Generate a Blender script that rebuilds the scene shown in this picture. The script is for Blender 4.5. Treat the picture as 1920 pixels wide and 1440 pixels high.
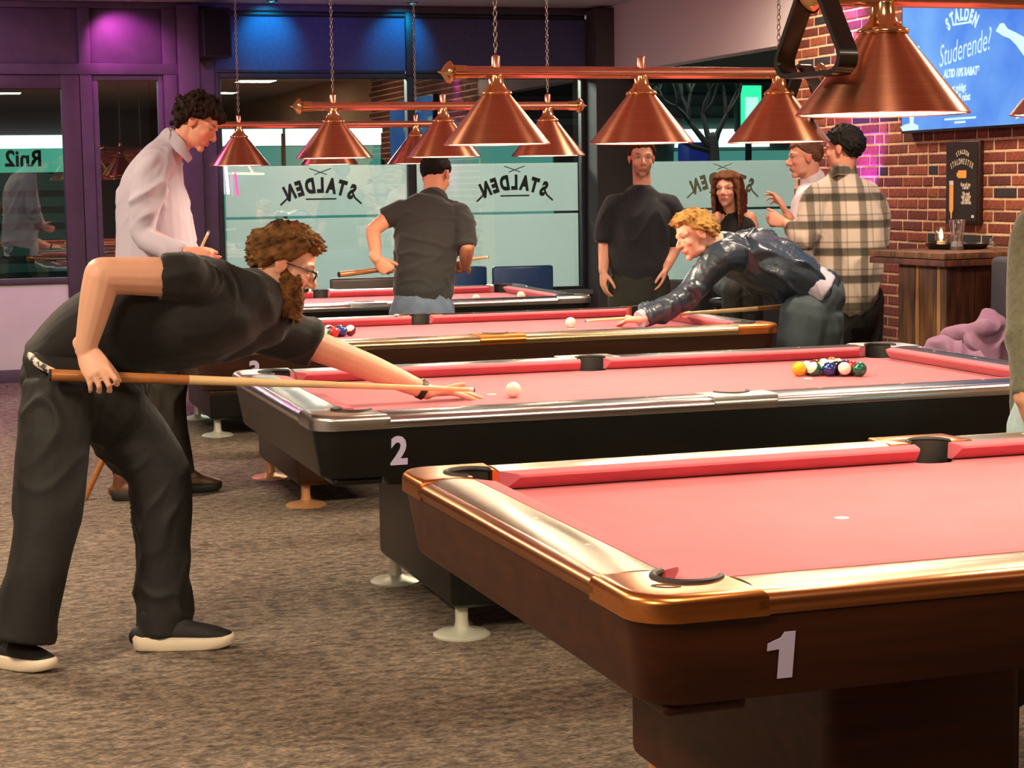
import bpy, bmesh, math, random
import numpy as np
from mathutils import Vector, Matrix
PI = math.pi
random.seed(7); np.random.seed(7)
sc = bpy.context.scene
COL = sc.collection
for o in list(bpy.data.objects): bpy.data.objects.remove(o)

# ------------------------------------------------------------------ camera
CAM_F, CAM_H, CAM_PITCH, CAM_ROLL, CAM_YAW = 3541.9, 1.526, .1057, -.0151, .306
def _cam_axes():
    cp, sp, cy, sy = math.cos(CAM_PITCH), math.sin(CAM_PITCH), math.cos(CAM_YAW), math.sin(CAM_YAW)
    fw = Vector((sy*cp, cy*cp, -sp)); r0 = Vector((cy, -sy, 0)); u0 = r0.cross(fw)
    r = math.cos(CAM_ROLL)*r0 + math.sin(CAM_ROLL)*u0
    u = -math.sin(CAM_ROLL)*r0 + math.cos(CAM_ROLL)*u0
    return fw, r, u
FW, RT, UP = _cam_axes()
CAMP = Vector((0, 0, CAM_H))
cd = bpy.data.cameras.new('camera'); cam = bpy.data.objects.new('camera', cd); COL.objects.link(cam)
cd.sensor_width = 36; cd.lens = CAM_F/1920*36; cd.clip_end = 200
cam.matrix_world = Matrix(((RT.x, UP.x, -FW.x, 0), (RT.y, UP.y, -FW.y, 0), (RT.z, UP.z, -FW.z, CAM_H), (0, 0, 0, 1)))
sc.camera = cam
def at(px, py, d):
    """point of the room seen at a photo pixel, d metres deep"""
    return CAMP + (FW + RT*((px-960)/CAM_F) - UP*((py-720)/CAM_F))*d

# ------------------------------------------------------------------ light and exposure
sc.view_settings.view_transform = 'Standard'; sc.view_settings.look = 'None'
sc.view_settings.exposure = 0.0; sc.view_settings.gamma = 1.0; sc.view_settings.use_curve_mapping = False
BULB = 570.0
w = bpy.data.worlds.new('night'); sc.world = w; w.use_nodes = True
w.node_tree.nodes['Background'].inputs[0].default_value = (.05, .09, .12, 1)
w.node_tree.nodes['Background'].inputs[1].default_value = .25
def light(kind, name, loc, power, color=(1, 1, 1), size=.1, target=None, spot=None, blend=.5, sx=None):
    d = bpy.data.lights.new(name, kind); d.energy = power; d.color = color
    if kind == 'AREA':
        d.size = size
        if sx: d.shape = 'RECTANGLE'; d.size_y = sx
    else: d.shadow_soft_size = size
    if kind == 'SPOT': d.spot_size = spot; d.spot_blend = blend
    o = bpy.data.objects.new(name, d); COL.objects.link(o); o.location = loc
    if target is not None:
        o.rotation_euler = (Vector(target)-Vector(loc)).to_track_quat('-Z', 'Y').to_euler()
    return o
# added fill lights under the ceiling (outside the frame) and coloured effect spots
for lx, ly, pw in ((-1.6, 1.2, 130), (1.4, 1.9, 40), (4.6, 2.0, 25), (-1.4, 4.6, 150), (-.6, 8.2, 130), (-.6, 11.4, 80), (4.6, 5.2, 55), (4.7, 8.4, 95), (4.9, 11.2, 55)):
    light('AREA', 'ceiling_fill', (lx, ly, 2.97), pw, (1, .80, .58), .5)
light('SPOT', 'magenta_spot', (1.5, 15.25, 2.99), 45, (1, .12, .75), .03, (1.72, 15.6, 2.55), 1.5, .8)
light('SPOT', 'magenta_spot', (.2, 14.6, 2.95), 26, (.95, .4, .8), .05, (1.0, 15.6, 1.9), 2.0, .9)
light('SPOT', 'magenta_spot', (2.0, 13.9, 2.95), 42, (1, .35, .7), .05, (2.0, 15.6, 1.8), 1.2, .9)
light('SPOT', 'blue_spot', (2.85, 15.28, 2.99), 20, (.0, .5, .95), .03, (2.86, 15.6, 2.75), 1.5, .8)
light('SPOT', 'blue_spot', (4.02, 15.28, 2.99), 15, (.0, .5, 1), .03, (3.98, 15.6, 2.72), 1.5, .8)
light('SPOT', 'blue_spot', (3.3, 14.3, 2.95), 14, (.06, .14, 1), .05, (3.0, 15.6, 2.6), 1.6, .9)
light('SPOT', 'violet_spot', (5.62, 10.78, 1.20), 190, (.42, .07, 1), .02, (5.86, 10.82, 2.3), 1.0, .9)
light('SPOT', 'violet_spot', (5.60, 11.0, 2.98), 170, (.5, .08, 1), .02, (5.86, 11.0, 2.0), .9, .9)
light('SPOT', 'magenta_spot', (5.0, 8.6, 2.9), 60, (1, .3, .9), .05, (5.2, 8.6, .5), .7, .8)
light('AREA', 'magenta_glow', (.3, 13.3, 2.9), 45, (1, .25, .85), .5, (.6, 13.2, 0))
# the lit street outside the windows
light('AREA', 'street_light', (3.6, 19.2, 3.4), 560, (1.0, .84, .75), 3.0, (3.8, 15.6, 1.0), sx=1.0)
light('AREA', 'street_light', (8.2, 19.2, 3.4), 350, (1.0, .84, .75), 2.0, (7.2, 15.6, 1.0), sx=1.0)
light('AREA', 'street_light', (.2, 19.4, 3.4), 70, (.6, 1.0, .9), 2.0, (.8, 15.6, 1.0), sx=1.0)

# ------------------------------------------------------------------ materials
MATS = {}
def _lin(c): return tuple((x/12.92 if x <= .04045 else ((x+.055)/1.055)**2.4) for x in c)
def mat(name, color, rough=.6, metal=0., var=0., scale=20., stretch=(1, 1, 1), bump=0., bscale=None, bstretch=None, aniso=0., spec=None, coat=0., color2=None, sheen=0., emit=None, coord='Object', lin=False, contrast=(.35, .65), trans=0., sss=0.):
    """procedural Principled material: colour noise between color and color2, bump noise"""
    if name in MATS: return MATS[name]
    m = bpy.data.materials.new(name); m.use_nodes = True; nt = m.node_tree; b = nt.nodes['Principled BSDF']
    c = color if lin else _lin(color)
    b.inputs['Base Color'].default_value = (*c, 1); b.inputs['Roughness'].default_value = rough; b.inputs['Metallic'].default_value = metal
    if spec is not None: b.inputs['Specular IOR Level'].default_value = spec
    if coat: b.inputs['Coat Weight'].default_value = coat; b.inputs['Coat Roughness'].default_value = .12
    if sheen: b.inputs['Sheen Weight'].default_value = sheen; b.inputs['Sheen Roughness'].default_value = .4
    if aniso: b.inputs['Anisotropic'].default_value = aniso
    if sss: b.inputs['Subsurface Weight'].default_value = sss; b.inputs['Subsurface Radius'].default_value = (.02, .008, .004); b.inputs['Subsurface Scale'].default_value = .5
    if emit: b.inputs['Emission Color'].default_value = (*_lin(emit[0]), 1); b.inputs['Emission Strength'].default_value = emit[1]
    tc = nt.nodes.new('ShaderNodeTexCoord')
    def noise(sca, st, det=4):
        mp = nt.nodes.new('ShaderNodeMapping'); mp.inputs['Scale'].default_value = st
        nt.links.new(tc.outputs[coord], mp.inputs[0])
        n = nt.nodes.new('ShaderNodeTexNoise'); n.inputs['Scale'].default_value = sca; n.inputs['Detail'].default_value = det
        nt.links.new(mp.outputs[0], n.inputs['Vector']); return n
    if var or color2:
        n = noise(scale, stretch); r = nt.nodes.new('ShaderNodeValToRGB')
        c2 = (color2 if lin else _lin(color2)) if color2 else tuple(x*(1-var) for x in c)
        c1 = c if color2 else tuple(min(1, x*(1+var)) for x in c)
        r.color_ramp.elements[0].position, r.color_ramp.elements[1].position = contrast
        r.color_ramp.elements[0].color = (*c2, 1); r.color_ramp.elements[1].color = (*c1, 1)
        nt.links.new(n.outputs[0], r.inputs[0]); nt.links.new(r.outputs[0], b.inputs['Base Color'])
    if bump:
        n = noise(bscale or scale, bstretch or stretch, 5); bp = nt.nodes.new('ShaderNodeBump'); bp.inputs['Strength'].default_value = bump; bp.inputs['Distance'].default_value = .01
        nt.links.new(n.outputs[0], bp.inputs['Height']); nt.links.new(bp.outputs[0], b.inputs['Normal'])
    MATS[name] = m; return m
def emis(name, color, strength):
    if name in MATS: return MATS[name]
    m = bpy.data.materials.new(name); m.use_nodes = True; nt = m.node_tree; nt.nodes.clear()
    e = nt.nodes.new('ShaderNodeEmission'); o = nt.nodes.new('ShaderNodeOutputMaterial')
    e.inputs[0].default_value = (*_lin(color), 1); e.inputs[1].default_value = strength
    nt.links.new(e.outputs[0], o.inputs[0]); MATS[name] = m; return m
def glassmat(name, tint=(1, 1, 1), refl=.1, rough=.0):
    if name in MATS: return MATS[name]
    m = bpy.data.materials.new(name); m.use_nodes = True; nt = m.node_tree; nt.nodes.clear()
    o = nt.nodes.new('ShaderNodeOutputMaterial'); t = nt.nodes.new('ShaderNodeBsdfTransparent'); g = nt.nodes.new('ShaderNodeBsdfGlossy'); mx = nt.nodes.new('ShaderNodeMixShader')
    t.inputs[0].default_value = (*tint, 1); g.inputs['Roughness'].default_value = rough; mx.inputs[0].default_value = refl
    nt.links.new(t.outputs[0], mx.inputs[1]); nt.links.new(g.outputs[0], mx.inputs[2]); nt.links.new(mx.outputs[0], o.inputs[0]); MATS[name] = m; return m
def frostmat():
    m = bpy.data.materials.new('frosted_film'); m.use_nodes = True; nt = m.node_tree; nt.nodes.clear()
    o = nt.nodes.new('ShaderNodeOutputMaterial'); t = nt.nodes.new('ShaderNodeBsdfTranslucent'); d = nt.nodes.new('ShaderNodeBsdfDiffuse'); g = nt.nodes.new('ShaderNodeBsdfGlossy')
    t.inputs[0].default_value = (.86, .90, .88, 1); d.inputs[0].default_value = (.74, .80, .78, 1); g.inputs['Roughness'].default_value = .06
    a = nt.nodes.new('ShaderNodeMixShader'); a.inputs[0].default_value = .45; b = nt.nodes.new('ShaderNodeMixShader'); b.inputs[0].default_value = .06
    nt.links.new(t.outputs[0], a.inputs[1]); nt.links.new(d.outputs[0], a.inputs[2]); nt.links.new(a.outputs[0], b.inputs[1]); nt.links.new(g.outputs[0], b.inputs[2]); nt.links.new(b.outputs[0], o.inputs[0])
    return m

# ------------------------------------------------------------------ mesh kit
def V(*a): return Vector(a[0] if len(a) == 1 else a)
def catmull(P, n=6):
    P = [np.array(p, float) for p in P]
    if len(P) < 3: n = 1
    Q = [2*P[0]-P[1]] + P + [2*P[-1]-P[-2]]; out = []
    for i in range(1, len(Q)-2):
        for k in range(n):
            t = k/n; p0, p1, p2, p3 = Q[i-1], Q[i], Q[i+1], Q[i+2]
            out.append(.5*((2*p1)+(-p0+p2)*t+(2*p0-5*p1+4*p2-p3)*t*t+(-p0+3*p1-3*p2+p3)*t**3))
    out.append(P[-1]); return out
class G:
    def __init__(s): s.v = []; s.f = []; s.n = 0; s.m = []
    def add(s, v, f, m=0):
        v = [tuple(map(float, x)) for x in v]; s.v += v; s.f += [tuple(i+s.n for i in q) for q in f]; s.m += [m]*len(f); s.n += len(v); return s
    def box(s, lo, hi, m=0, rz=0, c=None):
        x0, y0, z0 = lo; x1, y1, z1 = hi
        v = [(x0,y0,z0),(x1,y0,z0),(x1,y1,z0),(x0,y1,z0),(x0,y0,z1),(x1,y0,z1),(x1,y1,z1),(x0,y1,z1)]
        if rz:
            cx, cy = c if c else ((x0+x1)/2, (y0+y1)/2); a, b = math.cos(rz), math.sin(rz)
            v = [(cx+(x-cx)*a-(y-cy)*b, cy+(x-cx)*b+(y-cy)*a, z) for x, y, z in v]
        return s.add(v, [(0,3,2,1),(4,5,6,7),(0,1,5,4),(1,2,6,5),(2,3,7,6),(3,0,4,7)], m)
    def rbox(s, lo, hi, r=.01, m=0):
        bm = bmesh.new(); bmesh.ops.create_cube(bm, size=1)
        lo, hi = V(lo), V(hi)
        for q in bm.verts: q.co = Vector(((q.co.x+.5)*(hi.x-lo.x)+lo.x, (q.co.y+.5)*(hi.y-lo.y)+lo.y, (q.co.z+.5)*(hi.z-lo.z)+lo.z))
        bmesh.ops.bevel(bm, geom=bm.edges[:], offset=r, segments=3, affect='EDGES', profile=.5)
        bm.verts.index_update(); s.add([q.co[:] for q in bm.verts], [tuple(x.index for x in q.verts) for q in bm.faces], m); bm.free(); return s
    def prism(s, poly, z0, z1, m=0, T=None):
        n = len(poly); v = [(x, y, z0) for x, y in poly]+[(x, y, z1) for x, y in poly]
        if T is not None: v = [tuple(T @ Vector(q)) for q in v]
        f = [tuple(reversed(range(n))), tuple(range(n, 2*n))]+[(i, (i+1) % n, n+(i+1) % n, n+i) for i in range(n)]
        return s.add(v, f, m)
    def lathe(s, prof, n=24, c=(0, 0, 0), axis=(0, 0, 1), m=0, closed=False):
        A = Vector(axis).normalized(); X = A.orthogonal().normalized(); Y = A.cross(X); c = Vector(c)
        v = []; f = []; k = len(prof)
        for i in range(n):
            a = 2*PI*i/n; d = X*math.cos(a)+Y*math.sin(a)
            for r, z in prof: v.append(tuple(c+A*z+d*r))
        for i in range(n):
            j = (i+1) % n
            for q in range(k-1): f.append((i*k+q, j*k+q, j*k+q+1, i*k+q+1))
            if closed: f.append((i*k+k-1, j*k+k-1, j*k, i*k))
        if not closed:
            if prof[0][0] > 1e-6: f.append(tuple(i*k for i in reversed(range(n))))
            if prof[-1][0] > 1e-6: f.append(tuple(i*k+k-1 for i in range(n)))
        return s.add(v, f, m)
    def tube(s, P, R, n=12, ref=None, smooth=0, cap='round', m=0):
        """closed tube; R = radius or (a, b) per point, a lies along ref"""
        R = [(r, r) if not hasattr(r, '__len__') else tuple(r) for r in (R if hasattr(R, '__len__') else [R]*len(P))]
        P = [np.array(p, float) for p in P]
        if smooth and len(P) > 2: Q = catmull([np.concatenate([p, r]) for p, r in zip(P, R)], smooth); P = [q[:3] for q in Q]; R = [(max(1e-4, q[3]), max(1e-4, q[4])) for q in Q]
        if cap == 'round':
            for end in (0, -1):
                t = P[end]-P[1 if end == 0 else -2]; L = np.linalg.norm(t) or 1; t = t/L; r = R[end]; mr = min(r)
                ex = [(P[end]+t*mr*.5, (r[0]*.87, r[1]*.87)), (P[end]+t*mr*.85, (r[0]*.5, r[1]*.5)), (P[end]+t*mr*.98, (r[0]*.15, r[1]*.15))]
                if end == 0: P = [e[0] for e in reversed(ex)]+P; R = [e[1] for e in reversed(ex)]+R
                else: P = P+[e[0] for e in ex]; R = R+[e[1] for e in ex]
        N = len(P); v = []; f = []; X = None
        for i in range(N):
            t = P[min(i+1, N-1)]-P[max(i-1, 0)]; t = t/(np.linalg.norm(t)+1e-12)
            if ref is not None: x = np.array(ref, float)
            elif X is None:
                x = np.array([1., 0, 0]) if abs(t[0]) < .8 else np.array([0, 1., 0])
            else: x = X
            x = x-t*(x@t); x /= np.linalg.norm(x)+1e-12; X = x; y = np.cross(t, x)
            for k in range(n):
                a = 2*PI*k/n; v.append(P[i]+x*math.cos(a)*R[i][0]+y*math.sin(a)*R[i][1])
        for i in range(N-1):
            for k in range(n):
                j = (k+1) % n; f.append((i*n+k, i*n+j, (i+1)*n+j, (i+1)*n+k))
        f.append(tuple(reversed(range(n)))); f.append(tuple((N-1)*n+k for k in range(n)))
        return s.add(v, f, m)
    def ell(s, c, r, X=(1, 0, 0), Y=(0, 1, 0), Z=(0, 0, 1), n=16, h=10, m=0):
        c, X, Y, Z = (np.array(q, float) for q in (c, X, Y, Z)); v = [c+Z*r[2]]; f = []
        for i in range(1, h):
            t = PI*i/h
            for k in range(n):
                a = 2*PI*k/n; v.append(c+X*r[0]*math.sin(t)*math.cos(a)+Y*r[1]*math.sin(t)*math.sin(a)+Z*r[2]*math.cos(t))
        v.append(c-Z*r[2])
        for k in range(n):
            j = (k+1) % n; f.append((0, 1+k, 1+j)); f.append((len(v)-1, 1+(h-2)*n+j, 1+(h-2)*n+k))
            for i in range(h-2): f.append((1+i*n+k, 1+(i+1)*n+k, 1+(i+1)*n+j, 1+i*n+j))
        return s.add(v, f, m)
    def torus(s, c, R, r, n=20, k=8, X=(1, 0, 0), Y=(0, 1, 0), sy=1., m=0):
        c, X, Y = (np.array(q, float) for q in (c, X, Y)); Z = np.cross(X, Y); v = []; f = []
        for i in range(n):
            a = 2*PI*i/n; d = X*math.cos(a)+Y*math.sin(a)*sy
            dn = X*math.cos(a)+Y*math.sin(a)
            for j in range(k):
                b = 2*PI*j/k; v.append(c+d*R+dn*r*math.cos(b)+Z*r*math.sin(b))
        for i in range(n):
            for j in range(k): f.append((i*k+j, ((i+1) % n)*k+j, ((i+1) % n)*k+(j+1) % k, i*k+(j+1) % k))
        return s.add(v, f, m)
    def mesh(s, name, mats, smooth=True, ang=.7, org=None):
        me = bpy.data.meshes.new(name)
        v = s.v if org is None else [(x-org[0], y-org[1], z-org[2]) for x, y, z in s.v]
        me.from_pydata(v, [], s.f)
        for q in (mats if isinstance(mats, (list, tuple)) else [mats]): me.materials.append(q)
        if any(s.m): me.polygons.foreach_set('material_index', s.m)
        if smooth:
            me.polygons.foreach_set('use_smooth', [True]*len(me.polygons))
            if ang < 3: me.set_sharp_from_angle(angle=ang)
        me.update(); return me
    def ob(s, name, mats, parent=None, smooth=True, ang=.7, org=None, loc=None, rz=0, **kw):
        o = bpy.data.objects.new(name, s.mesh(name, mats, smooth, ang, org)); COL.objects.link(o)
        if parent is not None: o.parent = parent
        if loc is not None: o.location = loc
        if rz: o.rotation_euler.z = rz
        return tag(o, **kw)
def tag(o, label=None, cat=None, group=None, kind=None):
    if label: o['label'] = label
    if cat: o['category'] = cat
    if group: o['group'] = group
    if kind: o['kind'] = kind
    return o
def empty(name, loc=(0, 0, 0), rz=0, **kw):
    o = bpy.data.objects.new(name, None); COL.objects.link(o); o.location = loc; o.rotation_euler.z = rz; o.empty_display_size = .1
    return tag(o, **kw)
def text_geo(txt, size, T, extr=.001, sx=1., shear=0., bold=0., align='CENTER', spacing=1.):
    """flat lettering as geometry; T maps the text plane (x right, y up) into the scene"""
    cu = bpy.data.curves.new('t', 'FONT'); cu.body = txt; cu.size = size; cu.extrude = extr; cu.offset = bold; cu.align_x = align; cu.align_y = 'CENTER'; cu.shear = shear; cu.resolution_u = 3; cu.space_character = spacing
    o = bpy.data.objects.new('t', cu); COL.objects.link(o); dg = bpy.context.evaluated_depsgraph_get(); dg.update()
    me = bpy.data.meshes.new_from_object(o.evaluated_get(dg))
    g = G(); S = Matrix.Diagonal((sx, 1, 1, 1)); g.add([tuple(T @ S @ q.co) for q in me.vertices], [tuple(p.vertices) for p in me.polygons])
    bpy.data.objects.remove(o); bpy.data.curves.remove(cu); bpy.data.meshes.remove(me); return g
def arch_text(txt, size, T, R, extr=.001, bold=0., sx=.8, step=None):
    g = G(); n = len(txt); step = step or size*.72
    for i, ch in enumerate(txt):
        a = (i-(n-1)/2)*step/R
        Lm = Matrix.Translation((math.sin(a)*R, math.cos(a)*R-R, 0)) @ Matrix.Rotation(-a, 4, 'Z')
        q = text_geo(ch, size*(1+.0*abs(a)), T @ Lm, extr, sx, 0, bold); g.add(q.v, q.f)
    return g
def plane_T(o, X, Y):
    X = Vector(X).normalized(); Y = Vector(Y).normalized(); Z = X.cross(Y); o = Vector(o)
    return Matrix(((X.x, Y.x, Z.x, o.x), (X.y, Y.y, Z.y, o.y), (X.z, Y.z, Z.z, o.z), (0, 0, 0, 1)))
# ------------------------------------------------------------------ the room
YB, XR, ZC = 15.6, 5.8, 3.02
M_wall = mat('painted_wall', (.62, .58, .60), .85, bump=.08, bscale=60)
M_frame = mat('frame_paint', (.30, .25, .33), .55, var=.12, scale=8)
M_door = mat('door_frame_paint', (.26, .20, .27), .5, var=.1, scale=8)
M_white = mat('white_panel', (.80, .80, .80), .6, var=.03, scale=3)
M_dark = mat('dark_frame', (.13, .14, .16), .5, var=.2, scale=9)
M_blind = mat('blind_fabric', (.30, .33, .48), .9, var=.08, scale=30, bump=.1, bscale=300)
M_pane = glassmat('window_glass', (.80, .92, .90), .16)
M_film = frostmat()
M_carpet = mat('carpet', (.60, .53, .45), .95, color2=(.31, .27, .23), scale=17, stretch=(1, 1.7, 1), bump=.7, bscale=160, contrast=(.32, .68))
# carpet: a second, finer grain over the broad mottling
nt = M_carpet.node_tree; bs = nt.nodes['Principled BSDF']; rmp = bs.inputs['Base Color'].links[0].from_node
tc = nt.nodes['Texture Coordinate']; nn = nt.nodes.new('ShaderNodeTexNoise'); nn.inputs['Scale'].default_value = 55; nn.inputs['Detail'].default_value = 5
mp = nt.nodes.new('ShaderNodeMapping'); mp.inputs['Scale'].default_value = (1, 2.2, 1); nt.links.new(tc.outputs['Object'], mp.inputs[0]); nt.links.new(mp.outputs[0], nn.inputs['Vector'])
r2 = nt.nodes.new('ShaderNodeValToRGB'); r2.color_ramp.elements[0].position = .36; r2.color_ramp.elements[1].position = .64; r2.color_ramp.elements[0].color = (.42, .42, .42, 1); r2.color_ramp.elements[1].color = (1.35, 1.35, 1.35, 1)
nt.links.new(nn.outputs[0], r2.inputs[0]); mxx = nt.nodes.new('ShaderNodeMix'); mxx.data_type = 'RGBA'; mxx.blend_type = 'MULTIPLY'; mxx.inputs[0].default_value = 1
nt.links.new(rmp.outputs[0], mxx.inputs[6]); nt.links.new(r2.outputs[0], mxx.inputs[7]); nt.links.new(mxx.outputs[2], bs.inputs['Base Color'])
S = dict(kind='structure')
G().box((-4, -5, -.1), (9, YB, 0)).ob('floor', M_carpet, smooth=False, **S)
M_ceil = mat('ceiling_plaster', (.80, .77, .78), .9, bump=.1, bscale=50)
G().box((-4, -5, ZC), (XR+.02, YB, ZC+.1)).ob('ceiling', M_ceil, smooth=False, **S)
G().box((-4.1, -5, 0), (-4, YB, ZC)).ob('wall_left', M_wall, smooth=False, **S)
G().box((-4, -5.1, 0), (9, -5, ZC)).ob('wall_rear', M_wall, smooth=False, **S)
# bay on the right behind the brick wall, under a lower ceiling
M_soff = mat('dark_soffit', (.10, .105, .09), .8)
G().box((XR-.005, 11.86, 2.45), (XR+.15, YB, ZC)).ob('wall_bulkhead', mat('bulkhead_paint', (.90, .86, .86), .85, bump=.06, bscale=60), smooth=False, **S)
G().box((XR+.15, 11.9, 2.45), (9, YB, 2.55)).ob('ceiling_bay', M_soff, smooth=False, **S)
G().box((9, 11.8, 0), (9.1, YB, 2.5)).ob('wall_bay', M_wall, smooth=False, **S)
G().box((XR+.15, 11.78, 0), (9, 11.86, 2.5)).ob('wall_partition', M_wall, smooth=False, **S)
# brick wall: every brick proud of recessed mortar
M_mortar = mat('mortar', (.82, .68, .54), .95, var=.2, scale=60, bump=.5, bscale=150)
wr = G().box((XR+.0055, -5, 0), (XR+.15, 11.86, ZC)).ob('wall_right', M_mortar, smooth=False, **S)
def brick_mat():
    m = bpy.data.materials.new('brick_clay'); m.use_nodes = True; nt = m.node_tree; b = nt.nodes['Principled BSDF']; b.inputs['Roughness'].default_value = .8
    oi = nt.nodes.new('ShaderNodeObjectInfo'); r = nt.nodes.new('ShaderNodeValToRGB'); r.color_ramp.interpolation = 'CONSTANT'
    cols = [(0, (.46, .20, .13)), (.18, (.52, .25, .17)), (.36, (.40, .17, .12)), (.52, (.55, .29, .18)), (.68, (.44, .21, .15)), (.82, (.36, .16, .12)), (.94, (.17, .14, .17))]
    while len(r.color_ramp.elements) < len(cols): r.color_ramp.elements.new(.5)
    for e, (p, c) in zip(r.color_ramp.elements, cols): e.position = p; e.color = (*_lin(c), 1)
    tc = nt.nodes.new('ShaderNodeTexCoord'); n = nt.nodes.new('ShaderNodeTexNoise'); n.inputs['Scale'].default_value = 40; n.inputs['Detail'].default_value = 6
    nt.links.new(tc.outputs['Object'], n.inputs['Vector']); mx = nt.nodes.new('ShaderNodeMix'); mx.data_type = 'RGBA'; mx.blend_type = 'MULTIPLY'; mx.inputs[0].default_value = .75
    r2 = nt.nodes.new('ShaderNodeValToRGB'); r2.color_ramp.elements[0].position = .35; r2.color_ramp.elements[0].color = (.45, .4, .4, 1); r2.color_ramp.elements[1].position = .65; r2.color_ramp.elements[1].color = (1.15, 1.1, 1.05, 1)
    nt.links.new(oi.outputs['Random'], r.inputs[0]); nt.links.new(n.outputs[0], r2.inputs[0]); nt.links.new(r.outputs[0], mx.inputs[6]); nt.links.new(r2.outputs[0], mx.inputs[7]); nt.links.new(mx.outputs[2], b.inputs['Base Color'])
    bp = nt.nodes.new('ShaderNodeBump'); bp.inputs['Strength'].default_value = .35; bp.inputs['Distance'].default_value = .005; nt.links.new(n.outputs[0], bp.inputs['Height']); nt.links.new(bp.outputs[0], b.inputs['Normal'])
    return m
M_brick = brick_mat()
def brick_mesh(L, name):
    g = G(); c = .004; h = .0262; l = L/2-.002   # bevelled front, back left open inside the mortar
    o = [(.02, -l, -h), (.02, l, -h), (.02, l, h), (.02, -l, h), (c*.7, -l, -h), (c*.7, l, -h), (c*.7, l, h), (c*.7, -l, h), (0, -l+c, -h+c), (0, l-c, -h+c), (0, l-c, h-c), (0, -l+c, h-c)]
    g.add(o, [(0,1,2,3)]+[(a+i, a+i+4 if 0 else a+4+i, a+4+(i+1) % 4, a+(i+1) % 4) for a in (0, 4) for i in range(4)]+[(8, 11, 10, 9)])
    return g.mesh(name, M_brick, False)
BM = {.228: brick_mesh(.228, 'stretcher'), .108: brick_mesh(.108, 'header')}
bricks = []; rowh = 3.0/45
for r in range(45):
    z = .034+r*rowh+.0; y = 11.86-.002-(.0 if r % 2 == 0 else .30)-( .06 if r % 4 > 1 else 0); k = 0
    if r % 2: 
        yy = 11.86; 
    seq = (.228, .228, .108)
    y += .30 if r % 2 else 0
    if r % 2: y = 11.858; seq = (.108, .228, .228)
    while y-.1 > 6.9:
        L = seq[k % 3]; y0 = y-L/2; bricks.append((L, y0, z)); y -= L+.012; k += 1
def seen_brick(y, z):
    d = Vector((XR, y, z))-CAMP; w_ = d.dot(FW); px = 960+CAM_F*d.dot(RT)/w_; py = 720-CAM_F*d.dot(UP)/w_
    return px < 1935 and -12 < py < 475 and not (y < 10.16 and 1.86 < z < 2.5) and not (9.42 < y < 9.64 and 1.3 < z < 1.68) and py > -12, (px, py)
far = G(); rnd = random.Random(3); cnt = 0
for L, y, z in bricks:
    ok, _p = seen_brick(y, z)
    if ok and cnt < 300:
        o = bpy.data.objects.new('brick', BM[L]); COL.objects.link(o); o.parent = wr; o.location = (XR+rnd.uniform(-.0025, .0025), y, z); o.rotation_euler = (rnd.uniform(-.006, .006), 0, rnd.uniform(-.008, .008)); cnt += 1
    else:
        me = BM[L]; far.add([(v.co.x+XR, v.co.y+y, v.co.z+z) for v in me.vertices], [tuple(p.vertices) for p in me.polygons])
far.ob('brickwork', M_brick, wr, smooth=False, kind='stuff')
print('bricks', cnt, len(bricks))

# back wall with its shopfront windows and door
bw = G()
bw.box((-4, YB, 0), (.3, YB+.2, ZC)).box((XR+3.0, YB, 0), (9.1, YB+.2, ZC)).box((.3, YB, ZC-.02), (9, YB+.2, ZC+.1))
bw.box((2.47, YB, 0), (5.63, YB+.2, .58)).box((6.09, YB, 0), (9, YB+.2, .58)).box((1.37, YB, 0), (2.12, YB+.2, .10)).box((6.09, YB, 2.43), (9, YB+.2, ZC))
bw.ob('wall_back', mat('low_wall', (.33, .34, .35), .8), smooth=False, **S)
def bar(name, x0, x1, z0, z1, m, y0=YB-.06, y1=YB+.08, **k): return G().rbox((x0, y0, z0), (x1, y1, z1), .006).ob(name, m, **{**S, **k})
bar('trim_transom', .0, 2.12, 2.44, 2.53, M_frame); bar('trim_ceiling', .0, 5.64, 2.965, 3.018, M_frame, YB-.04)
bar('trim_mullion', 1.338, 1.435, .0, 2.97, M_frame, YB-.052); bar('trim_mullion', 2.0, 2.113, 0, 2.97, M_frame, YB-.056)
G().rbox((2.115, YB-.12, 0), (2.29, YB+.1, 3.0), .01).ob('column', M_frame, kind='structure')
G().rbox((2.29, YB-.04, 0), (2.42, YB+.1, 3.0), .01).ob('trim_post', M_frame, kind='structure')
G().rbox((5.63, YB-.30, 0), (6.09, YB+.1, 3.0), .012).ob('column', mat('grey_column', (.27, .26, .26), .7, var=.08, scale=4), kind='structure')
G().rbox((-.2, YB-.03, 0), (1.36, YB, .10), .004).ob('baseboard_back', M_frame, kind='structure')
# door: frame, glass, white lower panel
d = empty('door_1', (.9, YB, 0), kind='structure')
O = (.9, YB, 0)
M_dp = M_door
g = G()
for b_ in (((.25, YB-.05, .10), (.40, YB+.03, 2.44)), ((1.19, YB-.05, .10), (1.335, YB+.03, 2.44)), ((.39, YB-.045, 2.33), (1.2, YB+.025, 2.438)), ((.39, YB-.045, .78), (1.2, YB+.025, .83))): g.rbox(*b_, .006)
g.ob('door_frame', M_dp, d, org=O)
G().rbox((.40, YB-.02, .10), (1.19, YB+.02, .79), .003).ob('lower_panel', M_white, d, org=O)
G().box((.40, YB-.004, .83), (1.19, YB+.004, 2.33)).ob('glass_pane', M_pane, d, smooth=False, org=O)
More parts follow.
